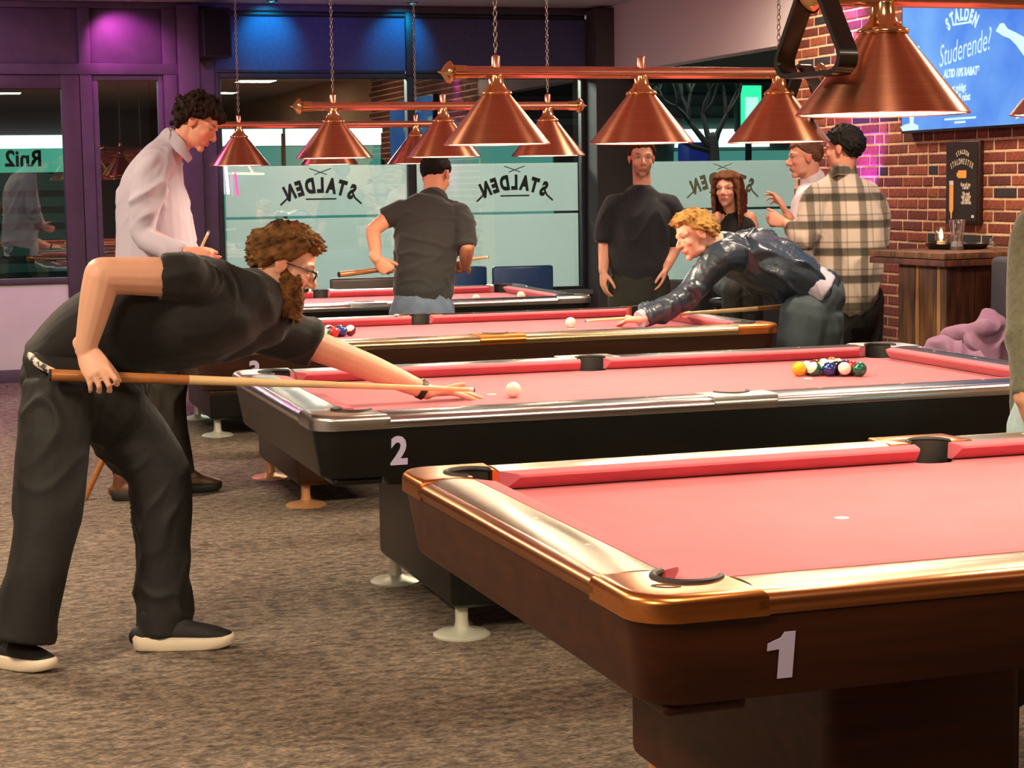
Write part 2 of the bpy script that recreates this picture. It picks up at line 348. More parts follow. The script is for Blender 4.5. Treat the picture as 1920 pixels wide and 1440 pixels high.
# upper infill panels and blinds
bar('trim_mullion', 4.025, 4.105, 2.44, 2.97, M_dark, YB-.05)
for i, (x0, x1, m) in enumerate(((.0, 1.345, M_frame), (1.435, 2.0, M_frame), (2.42, 4.03, M_blind), (4.10, 5.63, M_blind))):
    z0 = 2.53 if i < 2 else 2.46
    if i < 2: bar('trim_panel', x0, x1, z0, 2.965, m, YB-.01, YB+.03)
    else:
        b_ = empty('roller_blind', ((x0+x1)/2, YB-.02, z0), label=('blue roller blind over the left half of the wide frosted window' if i == 2 else 'dark navy roller blind over the right half of the wide frosted window'), cat='blind')
        oo = ((x0+x1)/2, YB-.02, z0)
        g = G(); g.add([(x0+(x1-x0)*t/24, YB-.02+.002*math.sin(t*1.3), zz) for zz in (z0+.02, 2.93) for t in range(25)], [(t, t+1, t+26, t+25) for t in range(24)]); g.ob('fabric', M_blind, b_, org=oo)
        G().rbox((x0+.01, YB-.03, z0), (x1-.01, YB-.01, z0+.025), .004).ob('bottom_bar', M_dark, b_, org=oo)
        G().tube([(x0+.01, YB-.03, 2.94), (x1-.01, YB-.03, 2.94)], .022, 12, cap='').ob('roller', M_dark, b_, org=oo)
def window(n, x0, x1, z0, z1, ms=(), film=True, m=M_dark):
    W = empty('window_%d' % n, ((x0+x1)/2, YB, z0), kind='structure'); O = ((x0+x1)/2, YB, z0)
    g = G(); t = .045
    for b_ in (((x0, YB-.03, z0), (x0+t, YB+.05, z1)), ((x1-t, YB-.03, z0), (x1, YB+.05, z1)), ((x0+t-.01, YB-.026, z0), (x1-t+.01, YB+.046, z0+t)), ((x0+t-.01, YB-.026, z1-t), (x1-t+.01, YB+.046, z1))): g.rbox(*b_, .005)
    g.ob('window_frame', m, W, org=O)
    xs = [x0+t]+list(ms)+[x1-t]
    for q in ms: G().rbox((q-.035, YB-.04, z0), (q+.035, YB+.06, z1), .005).ob('mullion', m, W, org=O)
    for a, b in zip(xs[:-1], xs[1:]):
        G().box((a+.0, YB+.010, z0+t), (b, YB+.018, z1-t)).ob('glass_pane', M_pane, W, smooth=False, org=O)
        if film:
            for c0, c1 in ((z0+t, 1.262), (1.284, 1.70)):
                G().box((a+.02, YB+.0225, c0), (b-.02, YB+.0245, c1)).ob('frosted_film', M_film, W, smooth=False, org=O)
    return W
window(1, 1.435, 2.0, .10, 2.44, film=False, m=M_frame)
W2 = window(2, 2.42, 5.63, .58, 2.46, (4.065,))
W3 = window(3, 6.09, 8.8, .58, 2.43, (7.9,))
G().box((2.42, YB-.16, .56), (5.63, YB, .60)).ob('window_sill', mat('sill', (.45, .46, .46), .4), smooth=False, **S)
G().box((6.09, YB-.16, .56), (8.8, YB, .60)).ob('window_sill', MATS['sill'], smooth=False, **S)
# the lettering cut in the film, seen from behind (mirrored)
M_logo = mat('window_lettering', (.16, .22, .20), .6); M_logo2 = mat('window_lettering_pale', (.75, .78, .66), .6)
for cx, W, m, org in ((3.28, W2, M_logo, (4.025, YB, .58)), (4.98, W2, M_logo, (4.025, YB, .58)), (6.93, W3, M_logo2, (7.445, YB, .58))):
    cz = 1.50
    T = plane_T((cx, YB-.001, cz+.03), (-1, 0, 0), (0, 0, 1))
    g = arch_text('STALDEN', .165, T, .62, .0008, .010, .66, .090)
    g.ob('lettering', m, W, smooth=False, org=org)
    g = text_geo('BAR & BILLIARD', .03, plane_T((cx, YB-.001, cz-.075), (-1, 0, 0), (0, 0, 1)), .0006, 1.2) if 0 else G().box((cx-.13, YB-.003, cz-.085), (cx+.13, YB-.001, cz-.072))
    for s_ in (-1, 1):   # crossed cues above, curls at both ends
        g.tube([(cx+s_*.34, YB-.003, cz-.12), (cx+s_*.29, YB-.003, cz-.075), (cx+s_*.27, YB-.003, cz-.03)], .008, 6)
        g.tube([(cx-s_*.09, YB-.003, cz+.175), (cx+s_*.05, YB-.003, cz+.125)], .004, 6)
    g.ob('logo_ornament', m, W, smooth=False, org=org)

# ------------------------------------------------------------------ the street outside
M_fac = mat('facade_render', (.14, .16, .16), .9, var=.3, scale=.8)
M_shopglow = emis('shop_light', (.93, 1., .97), 2.6); M_shopwin = emis('shop_window_glow', (.45, .78, .72), .62); M_shopdim = emis('shop_dim_window', (.28, .42, .38), .25)
G().box((-8, YB+.2, -.25), (26, 42, -.12)).ob('street_ground', mat('asphalt', (.12, .12, .12), .8, var=.3, scale=3), smooth=False, kind='structure')
YF = 24.
sh = empty('street_building', (4.5, YF, -.12), label='dark building across the street with a white lit shopfront band', cat='building'); O = (4.5, YF, -.12)
G().box((3.0, YF, -.12), (9.1, YF+3, 7)).ob('facade', M_fac, sh, smooth=False, org=O)
for a, b in ((3.55, 4.55), (4.6, 5.85), (6.75, 8.2)):
    G().box((a, YF-.1, 2.05), (b, YF-.02, 2.26)).ob('light_box', M_shopglow, sh, smooth=False, org=O)
    G().box((a, YF-.06, .3), (b, YF-.01, 2.04)).ob('window', M_shopwin, sh, smooth=False, org=O)
    G().box((b-.02, YF-.12, .2), (b+.03, YF, 2.2)).ob('window_post', M_dark, sh, smooth=False, org=O)
G().box((3.0, YF-.3, 2.30), (9.1, YF, 2.36)).ob('ledge', mat('ledge', (.40, .44, .42), .8), sh, smooth=False, org=O)
G().box((3.0, YF-.2, 2.86), (9.1, YF, 2.95)).ob('ledge', MATS['ledge'], sh, smooth=False, org=O)
for a in (4.3, 6.1, 7.9): G().box((a, YF-.04, 3.2), (a+.9, YF+.02, 4.6)).ob('window', M_shopdim, sh, smooth=False, org=O)
sh = empty('street_shop', (.5, YF, -.12), label='shop across the street behind the door glass with letters on its lit fascia', cat='building'); O = (.5, YF, -.12)
G().box((-3, YF+.02, -.12), (2.9, YF+3, 7)).ob('facade', mat('facade_brown', (.26, .22, .24), .9, var=.2, scale=1), sh, smooth=False, org=O)
G().box((-1.5, YF-.1, 2.04), (1.95, YF, 2.2)).ob('light_box', M_shopglow, sh, smooth=False, org=O)
G().box((-1.5, YF-.08, 1.75), (1.95, YF, 2.04)).ob('fascia', emis('fascia_glow', (.42, .82, .70), .8), sh, smooth=False, org=O)
text_geo('Rni2', .27, plane_T((1.35, YF-.09, 1.91), (-1, 0, 0), (0, 0, 1)), .005, .9, 0, .008).ob('lettering', M_logo, sh, smooth=False, org=O)
for k in range(7): G().box((-1.4, YF-.3, .25+k*.2), (1.8, YF, .33+k*.2)).ob('shelf', mat('shop_shelf', (.22, .36, .33), .6), sh, smooth=False, org=O)
G().box((-1.5, YF-.01, .1), (1.95, YF+.015, 1.74)).ob('window', M_shopdim, sh, smooth=False, org=O)
cl = empty('clapboard_house', (13, 22.5, -.12), label='house across the street clad in horizontal grey boards behind the bare tree', cat='building'); O = (13, 22.5, -.12)
G().box((9.2, 22.5, -.12), (19, 25, 6)).ob('wall', mat('clapboard', (.30, .40, .37), .8), cl, smooth=False, org=O)
bm_ = G().box((9.2, 22.44, 0), (19, 22.5, .13)).mesh('board', MATS['clapboard'], False, org=(9.2, 22.5, 0))
for k in range(24):
    o = bpy.data.objects.new('board', bm_); COL.objects.link(o); o.parent = cl; o.location = (9.2-13, 0, 1.9+k*.15+.12); o.rotation_euler.x = .12
G().box((9.3, 22.38, 1.95), (10.6, 22.46, 2.18)).ob('light_box', M_shopglow, cl, smooth=False, org=O)
G().box((9.3, 22.38, 1.2), (15.6, 22.46, 1.9)).ob('window', M_shopwin, cl, smooth=False, org=O)
sg = empty('street_sign', (9.74, 21.2, -.1), label='green lit street sign standing beyond the bare tree', cat='sign'); O = (9.74, 21.2, -.1)
G().rbox((9.58, 21.1, 2.10), (9.92, 21.25, 2.70), .03).ob('sign_box', mat('sign_case', (.05, .30, .22), .5), sg, org=O)
G().box((9.61, 21.085, 2.14), (9.88, 21.095, 2.66)).ob('sign_face', emis('green_glow', (.25, 1, .72), 1.6), sg, smooth=False, org=O)
G().rbox((9.66, 21.07, 2.16), (9.83, 21.08, 2.52), .004).ob('sign_symbol', emis('green_glow_pale', (.8, 1, .92), 1.8), sg, smooth=False, org=O)
G().tube([(9.75, 21.18, -.1), (9.75, 21.18, 2.12)], .04, 10).ob('post', M_dark, sg, org=O)
tr = empty('street_tree', (8.5, 19.4, -.12), label='bare dark street tree outside the right window', cat='tree'); O = (8.5, 19.4, -.12)
tg = G(); rt = random.Random(11)
def branch(p, dr, L, r, n):
    q = p+dr*L; tg.tube([tuple(p), tuple(p+dr*L*.5+Vector((rt.uniform(-.1, .1)*L, 0, rt.uniform(-.05, .05)*L))), tuple(q)], [r, r*.85, r*.65], 6)
    if n:
        for _ in range(3):
            dd = (dr+Vector((rt.uniform(-.8, .8), rt.uniform(-.5, .5), rt.uniform(-.15, .6)))).normalized(); branch(q, dd, L*rt.uniform(.6, .85), r*.6, n-1)
trunk = G().tube([(8.62, 19.4, -.12), (8.56, 19.4, 1.0), (8.5, 19.4, 2.0)], [.09, .075, .06], 10); 
trunk.ob('trunk', mat('bark', (.06, .075, .07), .9), tr, org=O)
for dd in ((-.7, 0, .8), (-.2, .2, 1), (.35, -.1, .95), (-.95, .1, .35)): branch(Vector((8.5, 19.4, 1.85)), Vector(dd).normalized(), .42, .04, 4)
tg.ob('branches', MATS['bark'], tr, org=O, kind='stuff')
bc = empty('parked_bin', (9.33, 21.9, -.12), label='blue container standing outside the right window', cat='container'); O = (9.33, 21.9, -.12)
G().rbox((9.2, 21.7, 1.72), (9.48, 22.1, 2.0), .03).ob('body', mat('blue_plastic', (.16, .25, .75), .4, emit=((.16, .25, .75), .25)), bc, org=O)  # faint glow added to the container's own blue, it is no lamp
G().box((9.24, 21.75, -.12), (9.44, 22.05, 1.73)).ob('stand', M_dark, bc, smooth=False, org=O)
# pink and white reflection in the left window, put in as glowing tubes
nb = empty('reflection_tubes', at(440, 330, 15.455), label='white and pink window reflection shaped as glowing tubes low behind the far left copper lamp', cat='sign'); O = at(440, 330, 15.455)
for nm, P, R_, c, s_ in (('white_glint', [(422, 300), (428, 362)], .012, (1, .85, .95), 3.), ('pink_glint', [(441, 325), (446, 366)], .01, (1, .35, .65), 1.5), ('yellow_glint', [(436, 325), (494, 326)], .008, (.85, .95, .65), 2.)):
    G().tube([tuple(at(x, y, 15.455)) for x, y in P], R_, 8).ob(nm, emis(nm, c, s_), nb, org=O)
# ------------------------------------------------------------------ pool tables
HX, HY, ZBED = 1.27, .635, .765
M_cloth = mat('burgundy_cloth', (.56, .125, .155), .95, lin=True, var=.05, scale=6, bump=.05, bscale=900, sheen=.15)
M_rubber = mat('pocket_rubber', (.12, .11, .10), .6)
M_pearl = mat('pearl_sight', (.95, .93, .88), .3)
M_numw = mat('number_white', (.78, .75, .88), .5)
def metal(name, c, rough=.3, aniso=.5, **k):
    return mat(name, c, rough, 1.0, aniso=aniso, var=.06, scale=3, stretch=(1, 60, 60), **k)
TM = {
 'copper_mahogany': dict(cast=metal('copper_casting', (.85, .55, .30), .28), edge=metal('bronze_edge', (.72, .48, .30), .3), top=metal('brushed_nickel_top', (.62, .57, .48), .33), skirt=mat('mahogany', (.24, .095, .022), .38, var=.3, scale=5, stretch=(.4, 3, 6), spec=.3), foot=mat('copper_foot', (.86, .56, .36), .35, .35)),
 'silver_black': dict(cast=metal('silver_casting', (.80, .80, .78), .3), edge=metal('silver_edge', (.82, .82, .84), .26), top=mat('dark_laminate', (.24, .23, .25), .28, metal=.6, var=.1, scale=4), skirt=mat('black_laminate', (.055, .06, .055), .38, spec=.4), foot=mat('silver_foot', (.84, .85, .78), .35, .35)),
 'bronze_mahogany': dict(cast=MATS.get('copper_casting'), edge=metal('pale_bronze_edge', (.74, .66, .52), .3), top=metal('bronze_top', (.50, .42, .36), .34), skirt=mat('red_mahogany', (.19, .09, .045), .35, var=.3, scale=5, stretch=(.4, 3, 6)), foot=mat('brass_foot', (.88, .66, .46), .35, .35)),
}
TM['bronze_mahogany']['cast'] = MATS['copper_casting']
def ring(hx, hy, r, z, n=5):
    out = []
    for sx, sy, a0 in ((1, 1, 0), (-1, 1, 90), (-1, -1, 180), (1, -1, 270)):
        for k in range(n+1):
            a = math.radians(a0+90*k/n); out.append((sx*(hx-r)+r*math.cos(a), sy*(hy-r)+r*math.sin(a), z))
    return out
def loft(g, rings):
    n = len(rings[0]); b = []
    for r in rings: b += r
    f = [(i*n+k, i*n+(k+1) % n, (i+1)*n+(k+1) % n, (i+1)*n+k) for i in range(len(rings)-1) for k in range(n)]
    f.append(tuple(reversed(range(n)))); f.append(tuple((len(rings)-1)*n+k for k in range(n)))
    return g.add(b, f)
def slab(poly, z0, z1, r=.008, seg=3, inner=None):
    """polygon plate with its whole top edge rounded"""
    bm = bmesh.new(); vs = [bm.verts.new((x, y, z1)) for x, y in poly]; f = bm.faces.new(vs); f.normal_update()
    if f.normal.z < 0: f.normal_flip()
    top = f.edges[:]; ret = bmesh.ops.extrude_face_region(bm, geom=[f]); nv = [q for q in ret['geom'] if isinstance(q, bmesh.types.BMVert)]
    # the copy becomes the top, the original face the bottom
    for q in vs: q.co.z = z0
    te = [e for e in {e for q in nv for e in q.link_edges} if all(abs(v.co.z-z1) < 1e-6 for v in e.verts)]
    if f.is_valid: f.normal_flip()
    if inner:
        ti = [e for e in te if all(inner(v.co) for v in e.verts)]; te = [e for e in te if e not in ti]
        bmesh.ops.bevel(bm, geom=te, offset=r, segments=seg, affect='EDGES', profile=.5)
    else: bmesh.ops.bevel(bm, geom=te, offset=r, segments=seg, affect='EDGES', profile=.5)
    bmesh.ops.recalc_face_normals(bm, faces=bm.faces[:]); bm.verts.index_update()
    g = G(); g.add([q.co[:] for q in bm.verts], [tuple(x.index for x in q.verts) for q in bm.faces]); bm.free(); return g
PC, PR = .155, .063     # corner pocket centre from the outer corner, radius
def corner_poly():
    p = [(.245, 0)]; r = .085
    for k in range(9): a = math.radians(270-90*k/8); p.append((r+r*math.cos(a), r+r*math.sin(a)))
    p += [(0, .245), (.14, .235)]
    a0 = math.atan2(.215-PC, .14-PC); a1 = math.atan2(.14-PC, .215-PC)+2*PI
    for k in range(15): a = a0+(a1-a0)*k/14; p.append((PC+PR*math.cos(a), PC+PR*math.sin(a)))
    p.append((.235, .14)); return p
SP = .060
def side_poly():   # x along the rail, y outwards from the nose line
    p = [(-.115, .19), (-.125, .05)]; c = .060
    a0 = math.atan2(.052-c, -SP); a1 = math.atan2(.052-c, SP)
    p.append((-SP-.004, .05))
    for k in range(13): a = PI+(-PI)*k/12; p.append((SP*math.cos(a), c+SP*math.sin(a)*1.0))
    p += [(SP+.004, .05), (.125, .05), (.115, .19)]
    return p
def bed_poly():
    p = []; e = .045
    for sx, sy in ((1, 1), (-1, 1), (-1, -1), (1, -1)):
        q = []
        cx, cy = HX+.035, HY+.035
        for k in range(9):
            a = math.radians(175+100*k/8); q.append((sx*(cx+PR*math.cos(a)), sy*(cy+PR*math.sin(a))))
        q = [(sx*(cx-PR), sy*(HY+e))]+q+[(sx*(HX+e), sy*(cy-PR))]
        if sx*sy > 0: q = q[::-1]
        if sy > 0 and sx < 0: pass
        if (sx, sy) == (-1, 1): p += [(.06, HY+e), (.055, HY+.02), (.03, HY+.003), (0, HY-.003), (-.03, HY+.003), (-.055, HY+.02), (-.06, HY+e)]
        if (sx, sy) == (1, -1): p += [(-.06, -HY-e), (-.055, -HY-.02), (-.03, -HY-.003), (0, -HY+.003), (.03, -HY-.003), (.055, -HY-.02), (.06, -HY-e)]
        p += q
    return p
def rail_prism(g, x0, x1, prof, mid0, mid1, T):
    """profile (t, z) swept along x; ends shift with t by mid0/mid1 per metre (mitre)"""
    n = len(prof); v = [T @ Vector((x0+mid0*t, t, z)) for t, z in prof]+[T @ Vector((x1+mid1*t, t, z)) for t, z in prof]
    return g.add([q[:] for q in v], [tuple(range(n)), tuple(reversed(range(n, 2*n)))]+[(i, n+i, n+(i+1) % n, (i+1) % n) for i in range(n)])
CUSH = [(0, .800), (.001, .806), (.006, .8085), (.05, .8118), (.052, .768), (.036, .768), (.010, .790)]
TOP = [(.050, .795), (.050, .8105), (.065, .8130), (.085, .8150), (.106, .8157), (.127, .8150), (.147, .8125), (.162, .8090), (.162, .79)]
EDGE = [(.162, .766), (.162, .8095), (.172, .8088), (.183, .8035), (.190, .794), (.190, .780), (.184, .769), (.176, .765)]
def wall_arc(g, arc, z0, z1, th=.004):
    cx = (arc[0][0]+arc[-1][0])/2; cy = (arc[0][1]+arc[-1][1])/2; v = []
    for x, y, _ in arc:
        d = Vector((cx-x, cy-y)); d = d.normalized()*th if d.length > 1e-6 else d
        v += [(x, y, z0), (x, y, z1), (x+d.x, y+d.y, z1), (x+d.x, y+d.y, z0)]
    n = len(arc); g.add(v, [(4*i+k, 4*i+(k+1) % 4, 4*i+4+(k+1) % 4, 4*i+4+k) for i in range(n-1) for k in range(4)]+[(0, 1, 2, 3), (4*n-1, 4*n-2, 4*n-3, 4*n-4)])
def pool_table(n, loc, rz, style, label, numtext=None):
    M = TM[style]; R = empty('pool_table', loc, rz, label=label, cat='pool table', group='pool tables under the copper lamps')
    # T maps rail coordinates (x along, t outwards from the nose, z) for each side
    sides = {'n': Matrix.Rotation(PI, 4, 'Z') @ Matrix.Translation((0, HY, 0)), 'f': Matrix.Translation((0, HY, 0)), 'l': Matrix.Rotation(PI/2, 4, 'Z') @ Matrix.Translation((0, HX, 0)), 'r': Matrix.Rotation(-PI/2, 4, 'Z') @ Matrix.Translation((0, HX, 0))}
    g = G().prism(bed_poly(), ZBED-.03, ZBED); g.ob('cloth_bed', M_cloth, R, smooth=False)
    for k, T in sides.items():
        L = HX if k in 'nf' else HY
        segs = ((-L+.083, -.064, -.8, .25), (.064, L-.083, -.25, .8)) if k in 'nf' else ((-L+.083, L-.083, -.8, .8),)
        for a, b, m0, m1 in segs: rail_prism(G(), a, b, CUSH, m0, m1, T).ob('cushion', M_cloth, R, ang=.5)
        segs = ((-L+.045, -.12), (.12, L-.045)) if k in 'nf' else ((-L+.045, L-.045),)
        for a, b in segs:
            rail_prism(G(), a, b, TOP, 0, 0, T).ob('rail_top', M['top'], R, ang=.5)
            rail_prism(G(), a-.01, b+.01, EDGE, 0, 0, T).ob('edge_trim', M['edge'], R, ang=1.0)
        if k in 'nf':
            g = slab(side_poly(), .785, .816, .003, 2); g.v = [tuple(T @ Vector(q)) for q in g.v]
            rail_prism(g, -.112, .112, EDGE[:1]+[(.162, .8155), (.174, .8145), (.186, .8075), (.192, .796), (.192, .780), (.185, .768), (.176, .765)], 0, 0, T)
            g.ob('side_casting', M['cast'], R, ang=.8)
        nn_ = (-.9525, -.635, -.3175, .3175, .635, .9525) if k in 'nf' else (-.3175, 0, .3175)
        for x in nn_:
            c = T @ Vector((x, .094, .8145)); 
            o = G().lathe([(.0065, 0), (.0065, .0012), (.0001, .0014)], 10, c[:]).ob('sight', M_pearl, R)
    # corner castings and pockets
    cp = corner_poly()
    for sx, sy in ((1, 1), (-1, 1), (-1, -1), (1, -1)):
        poly = [(sx*(HX+.19-u), sy*(HY+.19-v)) for u, v in cp]
        if sx*sy < 0: poly = poly[::-1]
        g = slab(poly, .768, .8165, .020, 6, inner=lambda q: abs(q.x) < HX+.189 and abs(q.y) < HY+.189 and (abs(q.x) < HX+.14 and abs(q.y) < HY+.14)); g.ob('corner_casting', M['cast'], R, ang=.9)
        c = Vector((sx*(HX+.19-PC), sy*(HY+.19-PC), 0))
        g = G(); arc = []
        for k in range(15):
            a = math.atan2(sy, sx)+math.radians(-108+216*k/14); arc.append((c.x+(PR-.001)*math.cos(a), c.y+(PR-.001)*math.sin(a), .8155))
        g.tube(arc, .0075, 8); g.lathe([(PR-.004, .758), (PR-.008, .70), (PR-.02, .66), (.001, .655), (.001, .651), (PR-.016, .656), (PR-.003, .70), (PR+.0005, .758)], 20, c[:], closed=True); wall_arc(g, arc, .745, .812)
        g.ob('pocket', M_rubber, R)
    for sy in (1, -1):
        c = (0, sy*(HY+.062), 0); g = G(); arc = [(SP*math.cos(a), sy*(HY+.060+SP*math.sin(a)), .815) for a in [PI*k/12 for k in range(13)]]
        g.tube(arc, .006, 8); g.lathe([(SP-.004, .745), (SP-.008, .70), (.001, .655), (.001, .651), (SP-.003, .70), (SP, .745)], 18, c, closed=True); wall_arc(g, arc, .74, .812); g.ob('pocket', M_rubber, R)
    for x in (-.635, .635): G().lathe([(.017, 0), (.017, .0006), (.0001, .0008)], 14, (x, 0, ZBED)).ob('table_spot', mat('spot_paper', (.9, .85, .8), .7), R)
    # body
    g = G(); loft(g, [ring(HX+.150, HY+.150, .07, .612), ring(HX+.156, HY+.156, .075, .62), ring(HX+.180, HY+.180, .085, .766), ring(HX+.168, HY+.168, .075, .766), ring(HX+.160, HY+.160, .07, .72)]); g.ob('apron', M['skirt'], R, ang=.9)
    g = G(); loft(g, [ring(HX-.10, HY-.06, .03, .55), ring(HX-.06, HY-.02, .03, .612)]); g.ob('subframe', M['skirt'], R)
    for s in (-1, 1):
        G().rbox((s*1.39 if s < 0 else 1.23, -HY-.13, .585), (-1.23 if s < 0 else 1.39, -HY+.1, .614), .012).ob('ball_box', M['skirt'], R)
        x0, x1 = sorted((s*.945, s*.50))
        ped = empty('pedestal') if 0 else None
        g = G().rbox((x0, -.53, .10), (x1, .53, .56), .03); g.ob('pedestal', M['skirt'], R)
        for t in (-1, 1):
            G().lathe([(.098, 0), (.098, .006), (.085, .014), (.04, .022), (.026, .03), (.022, .05), (.022, .12)], 28, (s*.895, t*.465, 0)).ob('foot', M['foot'], R)
        # arched stretcher
    for t in (-1, 1):
        pts = [(-.5, .56), (.5, .56)]+[(.5-k*.1, .40+.12*(1-((.5-k*.1)/.5)**2)) for k in range(11)]
        T = Matrix(((1, 0, 0, 0), (0, 0, 1, 0), (0, 1, 0, 0), (0, 0, 0, 1)))
        G().prism(pts, t*.42-.012, t*.42+.012, 0, T).ob('stretcher', M['skirt'], R, ang=.5)
    if numtext:
        T = plane_T((-1.185, -HY-.170, .690), (1, 0, 0), (0, -.16, 1))
        q = text_geo(numtext, .125, T, .0012, .88, 0, .0045)
        if numtext == '1': q = G().prism([((x_-.33)*.098, (y_-.5)*.088) for x_, y_ in ((.30, 0), (.60, 0), (.60, 1), (.38, 1), (.31, .88), (.06, .78), (.06, .62), (.30, .64))], 0, .0012, 0, T)
        q.ob('table_number', M_numw, R, smooth=False, label='%s numeral "%s"' % ('pale lilac' if numtext == '1' else 'white', numtext))
    return R
TAB = [(2.6065, 3.7931, .010), (2.6214, 6.5344, -.0018), (2.6471, 9.3382, .0026), (2.6543, 12.0735, -.0108)]
tabs = []
for i, (st, lb, nm) in enumerate((('copper_mahogany', 'nearest mahogany pool table with copper corners, numbered 1', '1'), ('silver_black', 'black pool table numbered 2 with silver corners, the bearded man leans on it', '2'), ('bronze_mahogany', 'mahogany pool table numbered 3 with copper side casting, the blond man leans on it', '3'), ('silver_black', 'farthest black pool table with a silver edge by the windows', None))):
    tabs.append(pool_table(i+1, (TAB[i][0], TAB[i][1], 0), TAB[i][2], st, lb, nm))
# maker's oval on the near left corner of table 1
g = G().torus((-HX-.105, -HY-.105, .8168), .026, .0012, 28, 6, sy=.45, X=(.87, -.5, 0), Y=(.5, .87, 0)).torus((-HX-.105, -HY-.105, .8168), .021, .0008, 28, 6, sy=.35, X=(.87, -.5, 0), Y=(.5, .87, 0)); g.ob('maker_badge', mat('engraving', (.35, .2, .1), .5), tabs[0])

# ------------------------------------------------------------------ balls
R_B = .0286
BC = dict(yellow=(.95, .68, .05), blue=(.05, .16, .42), red=(.72, .10, .08), purple=(.22, .12, .32), orange=(.90, .38, .12), green=(.02, .34, .25), maroon=(.38, .07, .08), black=(.03, .03, .03), white=(.93, .88, .80))
M_bw = mat('ball_white', BC['white'], .08, coat=.6)
def ball(kind, pos, label, group, seed, tilt=None):
    col = kind.split('_')[-1]; m = M_bw if col == 'white' else mat('ball_'+col, BC[col], .08, coat=.6)
    g = G().ell((0, 0, 0), (R_B,)*3, n=28, h=18); rr = random.Random(seed)
    E = (Matrix.Rotation(tilt if tilt is not None else rr.uniform(0, 2), 3, 'X') @ Matrix.Rotation(rr.uniform(-1, 1), 3, 'Y'))
    ms = []
    for f in g.f:
        c = sum((Vector(g.v[i]) for i in f), Vector())/len(f)/R_B
        white = abs(c.z) > .52 if kind.startswith('striped') else c.x > .93
        ms.append(1 if white and col != 'white' else 0)
    g.m = ms; g.v = [tuple(E @ Vector(v)) for v in g.v]
    o = g.ob('cue_ball' if col == 'white' else 'pool_ball', [m, M_bw], None, ang=9, loc=pos, label=label, cat='ball', group=group); return o
def rack(apex, kinds, where, group, sd):
    i = 0
    for r in range(5):
        for c in range(r+1):
            x = apex[0]+sgn*r*R_B*1.745; y = apex[1]+(c-r/2)*R_B*2.015; k = kinds[i]
            ball(k, (x, y, ZBED+R_B), '%s ball racked %s' % ({'striped': 'white-capped striped ', 'solid': 'solid '}[k.split('_')[0]]+k.split('_')[1], where), group, sd+i, tilt=(1.2 if i in (2, 4, 6, 9) else .5)); i += 1
sgn = 1   # index order inside a row: near side first (low y)
rack((3.262, 6.622), ['solid_yellow', 'striped_green', 'striped_red', 'solid_blue', 'striped_yellow', 'solid_maroon', 'striped_maroon', 'solid_black', 'striped_purple', 'striped_blue', 'solid_green', 'solid_red', 'solid_purple', 'striped_orange', 'solid_orange'], 'near the right end of table 2', 'racked balls on table 2', 30)
sgn = -1
rack((2.112, 9.405), ['striped_maroon', 'solid_blue', 'striped_blue', 'solid_red', 'solid_black', 'striped_red', 'striped_green', 'solid_green', 'striped_orange', 'striped_purple', 'solid_yellow', 'solid_orange', 'striped_yellow', 'solid_maroon', 'solid_purple'], 'near the left end of table 3', 'racked balls on table 3', 60)
ball('solid_white', (2.025, 6.397, ZBED+R_B), "white cue ball in front of the bearded man's cue tip", None, 1)
ball('solid_white', (3.289, 9.37, ZBED+R_B), "white cue ball in front of the blond man's cue tip", None, 2)
ball('solid_white', (3.448, 11.648, ZBED+R_B), 'white ball on the farthest table beside the near rail', None, 3)
ball('solid_white', (3.80, 11.80, ZBED+R_B), 'white ball on the farthest table near its right end', None, 4)

# ------------------------------------------------------------------ hanging lamps
def tangent(m):
    nt = m.node_tree; t = nt.nodes.new('ShaderNodeTangent'); t.direction_type = 'RADIAL'; t.axis = 'Z'; nt.links.new(t.outputs[0], nt.nodes['Principled BSDF'].inputs['Tangent']); return m
M_cop = tangent(mat('brushed_copper', (.80, .55, .43), .32, 1., aniso=.8, var=.07, scale=5, stretch=(1, 1, 40)))
M_cop.node_tree.nodes['Principled BSDF'].inputs['Anisotropic Rotation'].default_value = .25
M_bar = mat('copper_tube', (.88, .64, .55), .27, 1., var=.05, scale=10)
M_brass = mat('polished_brass_copper', (.90, .72, .52), .16, 1.)
M_lin = mat('white_enamel', (.95, .93, .88), .5)
M_bulb = emis('bulb_glow', (1, .93, .80), BULB)
M_chain = mat('steel_chain', (.62, .60, .56), .3, 1.)
SH = G().lathe([(.190, 0), (.1925, .002), (.190, .006), (.048, .182), (.046, .184), (.044, .180), (.186, .004)], 64, closed=True).mesh('shade', M_cop, ang=.6)
LI = G().lathe([(.186, .003), (.045, .1785), (.0435, .176), (.184, .0028)], 48, closed=True).mesh('lining', M_lin)
BU = G().ell((0, 0, .045), (.036, .036, .040), n=14, h=8).mesh('bulb', M_bulb, ang=9)
CO = G().lathe([(.056, .178), (.058, .181), (.056, .187), (.045, .193), (.033, .205), (.027, .222), (.025, .245), (.025, .25)], 32).mesh('collar', M_brass, ang=9)
NU = G().lathe([(.0155, .268), (.0155, .312), (.013, .316), (.008, .319), (.001, .320)], 16).mesh('nub', M_bar)
def link(me, name, par, loc=(0, 0, 0), rz=0):
    o = bpy.data.objects.new(name, me); COL.objects.link(o); o.parent = par; o.location = loc; o.rotation_euler.z = rz; return o
def chain_mesh(h):
    g = G(); k = 0; z = .322
    while z < h:
        g.torus((0, 0, z+.013), .0105, .0022, 12, 5, X=(0, 0, 1), Y=((1, 0, 0) if k % 2 else (0, 1, 0)), sy=.62); z += .0185; k += 1
    return g.mesh('chain', M_chain, ang=9)
CH = chain_mesh(ZC-1.665-.02)
